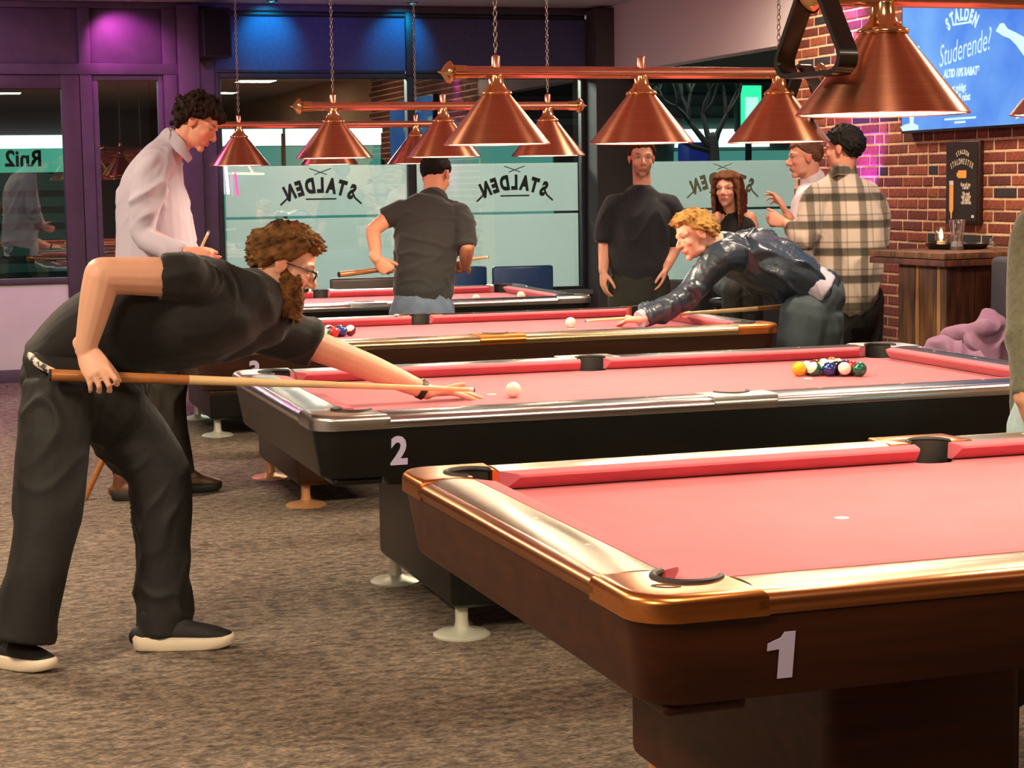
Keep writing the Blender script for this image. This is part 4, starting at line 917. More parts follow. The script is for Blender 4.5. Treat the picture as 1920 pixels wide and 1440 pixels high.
g.tube([A(295, 560, 9.45), A(288, 450, 9.45), A(285, 360, 9.45), A(305, 300, 9.45)], [.12, .12, .13, .08], 14)
for a_, b_, c_ in ((A(295, 570, 9.35), A(312, 760, 9.35), A(342, 900, 9.40)), (A(292, 570, 9.55), A(262, 760, 9.5), A(238, 900, 9.45))): g.tube([a_, b_, c_], [.08, .055, .04], 12)
me = solid(g, .0055, 3); sockets(me, H2); paint_head(me, H2, (.86, .60, .50), ruddy=.35); finish(me, 'body', M_skin, R2, B2); eyes(H2, R2, B2)
hair(H2, R2, B2, hair_mat('dark_curls', (.17, .09, .05), (.06, .03, .02)), 'curly', 420, .034, 7, .005, (.060, .018, -.045), 1.04)
M_pshirt = mat('pale_shirt', (.70, .67, .73), .8, bump=.1, bscale=200)
g = G()
g.tube([A(296, 590, 9.45), A(290, 480, 9.45), A(286, 400, 9.45), A(288, 345, 9.45), A(302, 300, 9.45), A(322, 275, 9.45)], [(.19, .185), (.195, .188), (.20, .178), (.21, .155), (.16, .105), (.075, .072)], 24, ref=-FWn, smooth=4)
g.tube([A(296, 310, 9.32), S_, A(272, 380, 9.2), E_, A(300, 462, 9.15), A(343, 474, 9.12)], [.10, .088, .075, .066, .056, .046], 16, smooth=3, cap='')
g.tube([A(310, 315, 9.6), S3, E3, A(368, 492, 9.6)], [.09, .08, .066, .05], 14, smooth=3)
cloth(g, 'shirt', M_pshirt, R2, B2, .0085, 2, .022, 8, UPn+RTn*.5, 21, .010, label='pale long-sleeved shirt')
g = G()
for q in (-1, 1): g.tube([A(318, 252, 9.45+q*.075), A(338, 275, 9.45+q*.085), A(356, 300, 9.45+q*.05)], [(.028, .006), (.032, .007), (.02, .005)], 10, ref=UPn, smooth=3)
g.tube([A(318, 258, 9.37), A(314, 250, 9.45), A(318, 258, 9.53)], [(.03, .006)]*3, 10, ref=UPn, smooth=3)
g.ob('collar', M_pshirt, R2, org=B2)
M_olive = mat('dark_olive_trousers', (.14, .12, .075), .8, bump=.1, bscale=200)
g = G(); g.tube([A(296, 540, 9.45), A(294, 600, 9.45)], [(.17, .15), (.17, .14)], 18, ref=-FWn)
g.tube([A(298, 580, 9.36), A(312, 700, 9.35), A(316, 780, 9.35), A(338, 890, 9.40)], [.12, .10, .088, .075], 16, smooth=3, cap=''); g.tube([A(292, 580, 9.54), A(270, 700, 9.5), A(258, 780, 9.5), A(238, 890, 9.45)], [.12, .10, .088, .075], 16, smooth=3, cap='')
cloth(g, 'trousers', M_olive, R2, B2, .010, 2, .014, 9, UPn, 22)
M_brown = mat('brown_leather', (.36, .22, .12), .45)
shoe(AZ(322, 925, 0), AZ(372, 920, 0)+RTn*.12, R2, B2, M_brown, M_rubber, laces=False); shoe(AZ(212, 938, 0), AZ(262, 938, 0)+RTn*.12, R2, B2, M_brown, M_rubber, laces=False)
stick(Q0, Q1, .016, .0065, 'pool cue standing on the carpet, held by the tall man in the pale shirt')

# ------------------------------------------------------------------ 3: man in black t-shirt at the far table, back turned
def legs(g, hips, knees, ankles, r, cap='round'):
    for a_, b_, c_ in zip(hips, knees, ankles): g.tube([a_, (a_+b_)/2, b_, (b_+c_)/2, c_], [(q, q*.95) for q in r], 16, ref=RTn, smooth=3, cap=cap)
def floorp(P, dx=0, dy=0): q = np.array(P, float); q[2] = 0; q[0] += dx; q[1] += dy; return q
def lower(R, B, hl, hr, fl, fr, m, r, fwd, seed, shoe_m, base_r=(.19, .14), voxel=.011, amp=.014, sole=None, waist_up=.08, name='trousers', spine=None):
    """trousers and shoes from two hip points down to two foot points; returns knee and ankle points"""
    ank = [f+ZN*.10 for f in (fl, fr)]; kne = [(h*.47+a*.53)+nrm(fwd)*.03 for h, a in zip((hl, hr), ank)]
    g = G(); c = (hl+hr)/2; g.tube([c+ZN*waist_up, c, c-ZN*.09], [(base_r[0]*.92, base_r[1]*.92), base_r, (base_r[0]*.9, base_r[1])], 20, ref=nrm(hr-hl)); spine is not None and g.tube(spine, [(.17, .15), (.17, .118)], 18, ref=nrm(hr-hl)); legs(g, (hl, hr), kne, [f+ZN*.05 for f in (fl, fr)], r)
    cloth(g, name, m, R, B, voxel, 2, amp, 9, ZN, seed, .004)
    for f in (fl, fr): shoe(f-nrm(fwd)*.08, f+nrm(fwd)*.21, R, B, shoe_m, sole or M_rubber, laces=False)
    return kne, ank
def body_legs(g, hl, hr, kne, ank):
    for h, k_, a_ in zip((hl, hr), kne, ank): g.tube([h, k_, a_], [.075, .05, .035], 12)
P0 = A(790, 590, 11.05); R3, B3 = person('man in a black t-shirt and jeans with his back turned at the farthest table', floorp(P0))
H3 = Frame(A(818, 330, 11.15), FWn*.85+RTn*.35-UPn*.35, UPn+FWn*.3, 1.02)
hl, hr = A(762, 585, 11.05), A(818, 585, 11.05); M_jean = mat('blue_grey_jeans', (.36, .42, .50), .85, var=.25, scale=9, bump=.15, bscale=300, sheen=.1)
kne, ank = lower(R3, B3, hl, hr, floorp(A(750, 590, 11.05)), floorp(A(830, 590, 11.05)), M_jean, (.105, .095, .075, .07, .07), FWn, 31, M_bshoe, (.178, .14))
g = G(); head_geo(g, H3)
g.tube([A(808, 380, 11.08), A(812, 362, 11.1), H3(0, -.03, -.02)], [.075, .062, .060], 14)
g.tube([A(792, 560, 11.05), A(797, 500, 11.05), A(803, 430, 11.05), A(808, 380, 11.08)], [.11, .12, .13, .08], 14)
arm_geo(g, A(748, 392, 11.05), A(699, 432, 11.0), A(706, 486, 10.92), (.054, .048, .042, .042, .030)); hand_geo(g, A(706, 486, 10.92), RTn*.6-UPn*.6+FWn*.1, -FWn, UPn*.4+RTn*.6, FIST, s=1.05)
arm_geo(g, A(862, 402, 11.05), A(876, 458, 10.98), A(872, 500, 11.2), (.054, .048, .044, .044, .032)); hand_geo(g, A(872, 492, 11.2), FWn*.7-RTn*.5, UPn, RTn, FIST, s=1.05)
body_legs(g, hl, hr, kne, ank); me = solid(g, .006, 3); paint_head(me, H3, (.82, .58, .46)); finish(me, 'body', M_skin, R3, B3); eyes(H3, R3, B3)
hair(H3, R3, B3, hair_mat('black_hair', (.10, .08, .06), (.04, .03, .025)), 'short', 380, .012, 5, .005, (.066, .018, -.050), 1.02)
g = G(); g.tube([A(792, 548, 11.05), A(796, 500, 11.05), A(802, 440, 11.05), A(806, 395, 11.05), A(810, 377, 11.07)], [(.178, .145), (.176, .142), (.195, .142), (.185, .115), (.085, .078)], 24, ref=RTn, smooth=4); yoke(g, A(752, 396, 11.05), A(809, 380, 11.06), A(858, 404, 11.05))
g.tube([A(778, 404, 11.05), A(752, 396, 11.05), A(720, 410, 11.03)], [.08, .07, .064], 16, cap=''); g.tube([A(838, 406, 11.05), A(858, 408, 11.05), A(868, 430, 11.02), A(872, 462, 11.0)], [.085, .080, .074, .070], 16, smooth=2, cap='')
cloth(g, 't_shirt', mat('washed_black_cotton', (.15, .15, .15), .9, sheen=.2, bump=.1, bscale=200), R3, B3, .009, 2, .012, 10, RTn, 33, .004)
stick(A(635, 515, 10.93), A(915, 482, 11.45), .017, .009, 'pool cue held low behind the far table by the man with his back turned')

# ------------------------------------------------------------------ 4: man in the dark sweater, hands down
P0 = A(1197, 540, 12.0); R4, B4 = person('man in a dark sweater standing beside the farthest table, eyes hidden by a lamp', floorp(P0))
H4 = Frame(A(1203, 297, 11.95), -FWn-UPn*.12+RTn*.05, UPn, 1.03)
hl, hr = A(1170, 535, 12.0), A(1226, 535, 12.0)
kne, ank = lower(R4, B4, hl, hr, floorp(A(1165, 540, 12.0)), floorp(A(1232, 540, 12.0)), mat('charcoal_trousers', (.12, .12, .095), .85), (.108, .10, .082, .075, .075), -FWn, 41, M_bshoe, (.185, .13), waist_up=.14)
g = G(); head_geo(g, H4); g.tube([A(1204, 372, 12.0), A(1204, 348, 12.0), H4(0, -.02, -.04)], [.06, .058, .056], 14); g.tube([A(1197, 520, 12), A(1200, 440, 12), A(1203, 390, 12)], [.11, .11, .07], 14)
arm_geo(g, A(1148, 385, 12.0), A(1135, 450, 12.02), A(1131, 508, 11.95), (.056, .050, .044, .042, .030)); hand_geo(g, A(1131, 508, 11.95), -UPn, -FWn*.5-RTn, -FWn+RTn*.4, RELAX, s=1.05)
arm_geo(g, A(1259, 385, 12.0), A(1272, 450, 12.02), A(1250, 500, 11.92), (.056, .050, .044, .042, .030)); hand_geo(g, A(1250, 500, 11.92), -UPn-RTn*.3, RTn-FWn*.5, -FWn, RELAX, s=1.05)
body_legs(g, hl, hr, kne, ank); me = solid(g, .006, 3); sockets(me, H4); paint_head(me, H4, (.80, .58, .48), beard=((.45, .30, .2), .5)); finish(me, 'body', M_skin, R4, B4); eyes(H4, R4, B4)
hair(H4, R4, B4, hair_mat('brown_short_hair', (.28, .18, .11), (.10, .07, .04)), 'short', 340, .015, 6, .0055)
g = G(); g.tube([A(1197, 505, 12), A(1198, 470, 12), A(1202, 420, 12), A(1203, 392, 12), A(1204, 373, 12)], [(.185, .145), (.19, .15), (.195, .152), (.20, .125), (.11, .10)], 24, ref=RTn, smooth=4); yoke(g, A(1150, 382, 12), A(1204, 374, 12), A(1257, 382, 12), .06, .075)
g.tube([A(1172, 385, 12), A(1150, 388, 12), A(1138, 420, 12), A(1136, 452, 12)], [.078, .070, .066, .062], 16, smooth=2, cap=''); g.tube([A(1236, 385, 12), A(1257, 388, 12), A(1270, 420, 12), A(1266, 462, 12)], [.078, .070, .066, .062], 16, smooth=2, cap='')
cloth(g, 'sweater', mat('navy_black_knit', (.085, .09, .115), .95, bump=.2, bscale=150, sheen=.1), R4, B4, .0095, 2, .014, 9, UPn, 43, .004)

# ------------------------------------------------------------------ 5: blond man in the leather jacket bending over table 3
P0 = A(1515, 600, 10.2); R5, B5 = person('blond man in a dark blue leather jacket bending over table 3 with a cue', floorp(P0))
H5 = Frame(A(1302, 442, 10.0), -RTn*.90-UPn*.30-FWn*.30, UPn*.95-RTn*.30, 1.04)
hl, hr = A(1508, 590, 10.08), A(1540, 588, 10.32)
kne, ank = lower(R5, B5, hl, hr, floorp(A(1478, 600, 10.05)), floorp(A(1560, 600, 10.35)), mat('dark_wash_jeans', (.22, .27, .29), .85, var=.25, scale=7, bump=.15, bscale=300), (.125, .12, .10, .09, .085), -RTn, 51, M_bshoe, (.175, .16), waist_up=.02, spine=[A(1520, 585, 10.18), A(1545, 556, 10.18)])
g = G(); head_geo(g, H5)
g.tube([A(1385, 475, 10.15), A(1352, 458, 10.1), H5(0, -.02, -.02)], [.09, .064, .060], 14); g.tube([A(1520, 565, 10.18), A(1460, 520, 10.15), A(1390, 490, 10.15)], [.08, .10, .09], 14)
S5, E5 = A(1352, 482, 9.97), A(1286, 556, 9.98); W5 = AZ(1202, 598, .815)
arm_geo(g, S5, E5, W5); hd = nrm(AZ(1140, 608, .775)-W5); hd[2] = -.12
hand_geo(g, W5, hd, ZN, FWn, [(.25, .1, .1), (.12, .12, .08), (.1, .14, .08), (.1, .14, .08)], (.8, .3, .3, .1), 1.05, .12)
S6, E6, W6 = A(1400, 480, 10.36), A(1490, 500, 10.48), A(1500, 572, 10.44); arm_geo(g, S6, E6, W6); hand_geo(g, W6, -UPn, FWn, -RTn, FIST, s=1.05)
body_legs(g, hl, hr, kne, ank); me = solid(g, .0055, 3); sockets(me, H5); paint_head(me, H5, (.88, .68, .58), brow=(.5, .38, .22), ruddy=.35); finish(me, 'body', M_skin, R5, B5); eyes(H5, R5, B5)
hair(H5, R5, B5, hair_mat('blond_hair', (.78, .60, .32), (.42, .28, .13)), 'side', 520, .036, 9, .0048, (.072, .016, -.035), 1.02)
M_leath = mat('blue_black_leather', (.14, .20, .25), .34, spec=.6, coat=.25, bump=.3, bscale=60)
g = G(); lat5 = -FWn
g.tube([A(1532, 540, 10.18), A(1510, 528, 10.17), A(1462, 504, 10.15), A(1410, 486, 10.15), A(1372, 474, 10.14), A(1346, 462, 10.1)], [(.165, .100), (.175, .120), (.195, .155), (.20, .152), (.17, .112), (.08, .075)], 24, ref=lat5, smooth=4)
g.tube([A(1385, 480, 10.05), S5, A(1318, 520, 9.97), E5, E5*.5+W5*.5, W5*.93+E5*.07], [.10, .09, .078, .072, .062, .054], 16, smooth=3, cap='')
g.tube([A(1400, 485, 10.25), S6, E6, W6*.9+E6*.1], [.10, .08, .066, .05], 14, smooth=3, cap='')
cloth(g, 'leather_jacket', M_leath, R5, B5, .0085, 2, .034, 10, RTn-UPn*.5, 52, .010, label='shiny dark blue leather jacket')
g = G(); ax = nrm(A(1540, 546, 10.18)-A(1510, 528, 10.17)); g.tube([A(1510, 530, 10.18), A(1542, 550, 10.18)], [(.178, .118), (.186, .126)], 24, ref=lat5, cap=''); cloth(g, 'shirt_hem', M_pshirt, R5, B5, .009, 2, .004, 12, UPn, 53)
g = G(); ac = nrm(W5-E5); g.tube([W5-ac*.05, W5+ac*.012], [.050, .046], 14, cap=''); g.ob('shirt_cuff', M_pshirt, R5, org=B5)
q0 = A(1097, 602, 9.96); q1 = A(1430, 578, 10.30); dq = nrm(q1-q0); stick(q0+dq*1.46, q0, .0155, .0065, 'pool cue sliding over the hand of the blond man at table 3')

# ------------------------------------------------------------------ 6: woman on a stool at the window
P0 = A(1375, 520, 12.6); R6, B6 = person('woman with long brown hair in a black sleeveless top seated at the window', floorp(P0))
H6 = Frame(A(1363, 356, 12.5), -FWn-RTn*.42-UPn*.05, UPn, .98)
g = G(); head_geo(g, H6, True)
g.tube([A(1374, 415, 12.6), A(1370, 392, 12.57), H6(0, -.02, -.04)], [.07, .050, .048], 14); g.tube([A(1378, 520, 12.6), A(1378, 460, 12.6), A(1375, 415, 12.6)], [(.12, .10), (.11, .09), (.13, .08)], 16, ref=RTn)
arm_geo(g, A(1343, 408, 12.55), A(1318, 470, 12.5), A(1370, 505, 12.35), (.044, .038, .034, .032, .024)); arm_geo(g, A(1406, 408, 12.6), A(1425, 470, 12.6), A(1400, 510, 12.4), (.044, .038, .034, .032, .024))
hand_geo(g, A(1370, 505, 12.35), RTn-FWn*.3, UPn, -FWn, RELAX, s=.9); hand_geo(g, A(1400, 510, 12.4), -RTn-FWn*.3, UPn, -FWn, RELAX, s=.9)
hpl, hpr = A(1360, 530, 12.6), A(1396, 530, 12.6); kl, kr = hpl-FWn*.42+np.array([0, 0, -.02]), hpr-FWn*.42+np.array([0, 0, -.02]); kl[2] = kr[2] = hpl[2]-.03; al, ar = kl*1., kr*1.; al[2] = ar[2] = .32
for a_, b_, c_ in ((hpl, kl, al), (hpr, kr, ar)): g.tube([a_, b_], [.075, .055], 12); g.tube([b_, c_], [.055, .035], 12); g.tube([c_, c_-FWn*.10-ZN*.04], [.03, .025], 10)
me = solid(g, .006, 3); sockets(me, H6); paint_head(me, H6, (.84, .62, .52), lips=(.66, .28, .28), brow=(.22, .13, .08), ruddy=.4); finish(me, 'body', M_skin, R6, B6); eyes(H6, R6, B6)
hair(H6, R6, B6, hair_mat('long_brown_hair', (.46, .28, .17), (.18, .09, .055)), 'long', 460, .24, 13, .0055, (.074, .012, -.06), 1.03)
g = G(); g.tube([A(1378, 520, 12.6), A(1379, 470, 12.6), A(1376, 425, 12.6), A(1374, 405, 12.6)], [(.145, .115), (.135, .105), (.150, .105), (.085, .075)], 20, ref=RTn, smooth=3)
for sx in (-1, 1): g.tube([A(1374+sx*16, 430, 12.54), A(1374+sx*19, 402, 12.58), A(1374+sx*17, 425, 12.66)], [(.022, .012)]*3, 8, ref=RTn, smooth=3)
cloth(g, 'sleeveless_top', M_black, R6, B6, .008, 2, .008, 12, UPn, 61)
g = G()
for a_, b_, c_ in ((hpl, kl, al), (hpr, kr, ar)): g.tube([a_+FWn*.05, b_, ], [.098, .072], 14); g.tube([b_, c_], [.072, .055], 14, cap='')
g.tube([hpl, hpr], .11, 14); cloth(g, 'trousers', M_trou, R6, B6, .010, 2, .008, 10, FWn, 62)
for q in (al, ar): g = G(); g.tube([q+FWn*.03-ZN*.04, q-FWn*.16-ZN*.07], [(.040, .030), (.036, .022)], 12, ref=RTn); g.ob('shoe', M_bshoe, R6, org=B6)
def bar_stool(P, zs, label, m=None):
    R = empty('bar_stool', (P[0], P[1], 0), label=label, cat='stool', group='stools by the windows'); mt = m or mat('stool_wood', (.42, .27, .14), .45, var=.2, scale=8, stretch=(6, 6, 1))
    G().lathe([(.001, zs-.05), (.17, zs-.05), (.18, zs-.03), (.175, zs-.005), (.16, zs), (.001, zs)], 24, (0, 0, 0)).ob('seat', mat('stool_seat', (.07, .06, .06), .5), R)
    for a in (45, 135, 225, 315):
        c, s_ = math.cos(math.radians(a)), math.sin(math.radians(a)); G().tube([(c*.12, s_*.12, zs-.05), (c*.21, s_*.21, .0)], [.019, .016], 10, cap='').ob('leg', mt, R)
    G().torus((0, 0, .28), .178, .010, 28, 8).ob('footrest', mt, R)
    return R
c6 = (hpl+hpr)/2; bar_stool(c6, hpl[2]-.105, 'bar stool under the seated woman by the window')

# ------------------------------------------------------------------ 7: man with cropped hair in a pale shirt, hand raised
P0 = A(1515, 560, 11.7); R7, B7 = person('man with cropped hair in a pale pink shirt raising one hand beside the plaid shirt', floorp(P0))
H7 = Frame(A(1508, 297, 11.65), -RTn-UPn*.05-FWn*.08, UPn-RTn*.05, 1.03)
hl, hr = A(1510, 560, 11.6), A(1520, 560, 11.85)
kne, ank = lower(R7, B7, hl, hr, floorp(A(1508, 560, 11.57)), floorp(A(1520, 560, 11.88)), MATS['charcoal_trousers'], (.105, .10, .082, .075, .075), -RTn, 71, M_bshoe, (.18, .13), waist_up=.12)
g = G(); head_geo(g, H7); g.tube([A(1528, 352, 11.7), A(1520, 337, 11.68), H7(0, -.03, -.03)], [.06, .058, .058], 14); g.tube([A(1515, 540, 11.7), A(1520, 450, 11.7), A(1526, 370, 11.7)], [.12, .12, .12], 14)
arm_geo(g, A(1515, 375, 11.5), A(1500, 450, 11.42), A(1476, 402, 11.3)); hand_geo(g, A(1476, 402, 11.3), UPn-RTn*.55, -FWn*.3+RTn, -FWn+UPn*.2, [(.4, .6, .3), (.6, .8, .4), (.8, .9, .5), (.9, 1.0, .6)], (.8, .4, -.2, .4), 1.0, .02)
arm_geo(g, A(1530, 375, 11.9), A(1520, 460, 11.95), A(1480, 470, 11.8)); hand_geo(g, A(1480, 470, 11.8), -RTn, -UPn, FWn, RELAX)
body_legs(g, hl, hr, kne, ank); me = solid(g, .006, 3); sockets(me, H7); paint_head(me, H7, (.84, .60, .50), ruddy=.5); finish(me, 'body', M_skin, R7, B7); eyes(H7, R7, B7)
hair(H7, R7, B7, hair_mat('cropped_hair', (.46, .30, .22), (.30, .18, .12)), 'short', 380, .006, 12, .0045, (.066, .022, -.045), .99)
M_pink = mat('pale_pink_shirt', (.82, .76, .78), .8, bump=.1, bscale=200)
g = G(); g.tube([A(1515, 545, 11.7), A(1518, 470, 11.7), A(1524, 400, 11.7), A(1528, 365, 11.7), A(1525, 338, 11.68)], [(.18, .135), (.185, .14), (.20, .14), (.18, .115), (.075, .072)], 22, ref=FWn, smooth=4)
g.tube([A(1520, 370, 11.6), A(1513, 380, 11.5), A(1500, 448, 11.42), A(1482, 416, 11.33)], [.085, .08, .062, .050], 16, smooth=3, cap=''); g.tube([A(1530, 372, 11.85), A(1522, 458, 11.95), A(1490, 470, 11.83)], [.085, .065, .05], 14, smooth=3)
cloth(g, 'shirt', M_pink, R7, B7, .0095, 2, .014, 9, UPn, 73)

# ------------------------------------------------------------------ 8: man in the plaid shirt
def plaid():
    m = mat('plaid_flannel', (.84, .80, .72), .95, sheen=.2, bump=.15, bscale=150); nt = m.node_tree; b = nt.nodes['Principled BSDF']; tc = nt.nodes['Texture Coordinate']
    prev = None
    for d, per, ph in (((0, 0, 1), .155, .3), ((.95, -.31, 0), .150, .0)):
        vm = nt.nodes.new('ShaderNodeVectorMath'); vm.operation = 'DOT_PRODUCT'; vm.inputs[1].default_value = d; nt.links.new(tc.outputs['Object'], vm.inputs[0])
        a = nt.nodes.new('ShaderNodeMath'); a.operation = 'MULTIPLY_ADD'; a.inputs[1].default_value = 1/per; a.inputs[2].default_value = ph; nt.links.new(vm.outputs['Value'], a.inputs[0])
        f = nt.nodes.new('ShaderNodeMath'); f.operation = 'FRACT'; nt.links.new(a.outputs[0], f.inputs[0])
        r = nt.nodes.new('ShaderNodeValToRGB'); r.color_ramp.interpolation = 'LINEAR'; E_ = r.color_ramp.elements
        pts = [(0, 1), (.28, 1), (.34, .22), (.58, .16), (.64, .85), (.78, .9), (.80, .55), (.84, .55), (.86, 1)]
        while len(E_) < len(pts): E_.new(.5)
        for e, (p, v) in zip(E_, pts): e.position = p; e.color = (v, v*.97, v*.85 if v < .5 else v, 1)
        nt.links.new(f.outputs[0], r.inputs[0])
        if prev is None: prev = r
        else:
            mx = nt.nodes.new('ShaderNodeMix'); mx.data_type = 'RGBA'; mx.blend_type = 'MULTIPLY'; mx.inputs[0].default_value = .8; nt.links.new(prev.outputs[0], mx.inputs[6]); nt.links.new(r.outputs[0], mx.inputs[7])
            m2 = nt.nodes.new('ShaderNodeMix'); m2.data_type = 'RGBA'; m2.blend_type = 'MULTIPLY'; m2.inputs[0].default_value = 1; m2.inputs[7].default_value = (*_lin((.74, .69, .61)), 1); nt.links.new(mx.outputs[2], m2.inputs[6]); nt.links.new(m2.outputs[2], b.inputs['Base Color'])
    return m
P0 = A(1590, 560, 10.9); R8, B8 = person('man in a cream and olive plaid shirt with dark hair near the brick wall', floorp(P0))
H8 = Frame(A(1580, 280, 10.9), -RTn*.80+FWn*.55, UPn-RTn*.05, 1.04)
hl, hr = A(1570, 560, 10.85), A(1622, 560, 11.0)
kne, ank = lower(R8, B8, hl, hr, floorp(A(1562, 560, 10.85)), floorp(A(1626, 560, 11.0)), M_trou, (.115, .108, .09, .08, .08), -RTn*.6+FWn*.7, 81, M_bshoe, (.19, .15), waist_up=.12)
g = G(); head_geo(g, H8); g.tube([A(1580, 350, 10.93), A(1580, 326, 10.92), H8(0, -.03, -.03)], [.055, .056, .056], 14); g.tube([A(1590, 540, 10.9), A(1588, 450, 10.9), A(1583, 390, 10.92)], [.12, .12, .09], 14)
S_, E_, W_ = A(1528, 375, 10.85), A(1512, 448, 10.75), A(1472, 418, 10.9); arm_geo(g, S_, E_, W_); hand_geo(g, W_, -RTn*.9+UPn*.3, -FWn+UPn*.3, UPn, FIST, s=1.0)
S7, E7, W7 = A(1632, 378, 11.0), A(1640, 455, 11.0), A(1610, 500, 11.2); arm_geo(g, S7, E7, W7); hand_geo(g, W7, -RTn-UPn, FWn, UPn, RELAX, s=1.05)
body_legs(g, hl, hr, kne, ank); me = solid(g, .006, 3); sockets(me, H8); paint_head(me, H8, (.82, .58, .48)); finish(me, 'body', M_skin, R8, B8); eyes(H8, R8, B8)
hair(H8, R8, B8, MATS['black_hair'], 'short', 420, .022, 14, .0052, (.066, .014, -.062), 1.05)
g = G(); g.tube([A(1588, 555, 10.9), A(1590, 500, 10.9), A(1588, 440, 10.9), A(1584, 390, 10.9), A(1580, 350, 10.92), A(1580, 328, 10.93)], [(.178, .16), (.195, .165), (.215, .165), (.20, .14), (.12, .09), (.076, .074)], 24, ref=RTn, smooth=4); yoke(g, A(1532, 364, 10.87), A(1581, 342, 10.92), A(1630, 368, 10.99), .066, .08)
g.tube([A(1556, 362, 10.88), S_, A(1518, 412, 10.8), E_, A(1484, 426, 10.85)], [.09, .086, .080, .072, .056], 16, smooth=3, cap=''); g.tube([A(1608, 362, 10.93), S7, E7, A(1616, 492, 11.15)], [.09, .086, .074, .058], 16, smooth=3, cap='')
M_pl = plaid(); cloth(g, 'plaid_shirt', M_pl, R8, B8, .0095, 2, .016, 9, UPn, 83, .006)
g = G(); g.tube([A(1560, 325, 10.86), A(1572, 318, 10.80), A(1596, 322, 10.88), A(1602, 330, 10.98)], [(.03, .008)]*4, 10, ref=UPn, smooth=3); g.ob('collar', M_pl, R8, org=B8)

# ------------------------------------------------------------------ 9: person at the right edge between the two nearest tables
P0 = A(2010, 800, 5.95); R9, B9 = person('person cut off at the right edge in a grey-green sweater and pale jeans', floorp(P0))
H9 = Frame(A(2015, 245, 5.98), FWn*.8-RTn*.5-UPn*.1, UPn, 1.0)
hl, hr = A(1962, 800, 5.93), A(2062, 800, 6.0)
kne, ank = lower(R9, B9, hl, hr, floorp(A(1955, 800, 5.93)), floorp(A(2070, 800, 6.0)), mat('pale_blue_jeans', (.66, .76, .78), .85, var=.15, scale=8, bump=.15, bscale=300), (.125, .115, .095, .085, .085), FWn-RTn*.4, 91, M_bshoe, (.205, .17), waist_up=.12)
g = G(); head_geo(g, H9); g.tube([A(2015, 350, 5.98), H9(0, -.02, -.05)], [.08, .058], 14); g.tube([A(2012, 780, 5.96), A(2012, 550, 5.96), A(2015, 370, 5.96)], [.12, .13, .12], 14)
S_, E_, W_ = A(1945, 440, 5.92), A(1928, 620, 5.85), A(1918, 748, 5.80); arm_geo(g, S_, E_, W_); hand_geo(g, W_, -UPn+RTn*.35, -FWn*.6-RTn, RTn*.2-FWn, [(.6, .7, .4)]*4, s=1.05)
arm_geo(g, A(2088, 440, 6.0), A(2120, 600, 6.0), A(2090, 720, 5.9)); hand_geo(g, A(2090, 720, 5.9), -UPn, RTn, -FWn, RELAX, s=1.05)
body_legs(g, hl, hr, kne, ank); me = solid(g, .007, 3); sockets(me, H9); paint_head(me, H9, T_warm); finish(me, 'body', M_skin, R9, B9); eyes(H9, R9, B9)
hair(H9, R9, B9, MATS['brown_short_hair'], 'short', 320, .02, 16, .006)
g = G(); g.tube([A(2012, 790, 5.96), A(2012, 640, 5.96), A(2013, 500, 5.96), A(2014, 410, 5.97), A(2015, 350, 5.98)], [(.185, .14), (.19, .15), (.20, .15), (.18, .12), (.08, .075)], 24, ref=RTn, smooth=4)
g.tube([A(1965, 430, 5.94), A(1944, 450, 5.92), A(1932, 540, 5.88), A(1928, 620, 5.85), A(1928, 690, 5.83), A(1924, 742, 5.81)], [.09, .084, .074, .066, .058, .044], 16, smooth=3, cap=''); g.tube([A(2070, 430, 5.97), A(2090, 450, 6.0), A(2120, 600, 6.0), A(2095, 700, 5.93)], [.09, .084, .066, .045], 16, smooth=3, cap='')
cloth(g, 'sweater', mat('grey_green_wool', (.38, .38, .30), .95, sheen=.3, bump=.4, bscale=90, var=.15, scale=60), R9, B9, .010, 2, .012, 8, UPn, 93)
# ------------------------------------------------------------------ the right-hand wall: screen, poster, counter, banquette
M_scrf = mat('screen_bezel', (.04, .04, .05), .3)
def AX(px, py, X):
    r_ = A(px, py, 1.)-np.array([0, 0, CAM_H]); return np.array([0, 0, CAM_H])+r_*X/r_[0]
XW = XR-.07
y1, y0 = AX(1692, 100, XW)[1], AX(1692, 100, XW)[1]-2.02; zt, zb_ = AX(1692, 14, XW)[2], AX(1690, 246, XW)[2]
R = empty('wall_screen', (XR, (y0+y1)/2, zb_), label='large blue advertising screen mounted on the brick wall', cat='screen'); O = (XR, (y0+y1)/2, zb_)
G().rbox((XW, y0-.015, zb_-.015), (XR-.004, y1+.015, zt+.015), .006).ob('bezel', M_scrf, R, org=O)
def screen_mat():
    m = bpy.data.materials.new('screen_picture'); m.use_nodes = True; nt = m.node_tree; nt.nodes.clear(); o = nt.nodes.new('ShaderNodeOutputMaterial'); e = nt.nodes.new('ShaderNodeEmission'); tc = nt.nodes.new('ShaderNodeTexCoord'); n = nt.nodes.new('ShaderNodeTexNoise'); n.inputs['Scale'].default_value = 2.2; n.inputs['Detail'].default_value = 8
    r = nt.nodes.new('ShaderNodeValToRGB'); r.color_ramp.elements[0].color = (*_lin((.33, .53, .93)), 1); r.color_ramp.elements[1].color = (*_lin((.50, .72, 1.)), 1); r.color_ramp.elements[0].position = .3; r.color_ramp.elements[1].position = .7
    nt.links.new(tc.outputs['Object'], n.inputs[0]); nt.links.new(n.outputs[0], r.inputs[0]); nt.links.new(r.outputs[0], e.inputs[0]); e.inputs[1].default_value = 1.; nt.links.new(e.outputs[0], o.inputs[0]); return m
xf = XW-.001; g = G(); g.add([(xf, y1, zb_), (xf, y0, zb_), (xf, y0, zt), (xf, y1, zt)], [(0, 1, 2, 3)]); g.ob('picture', screen_mat(), R, smooth=False, org=O)
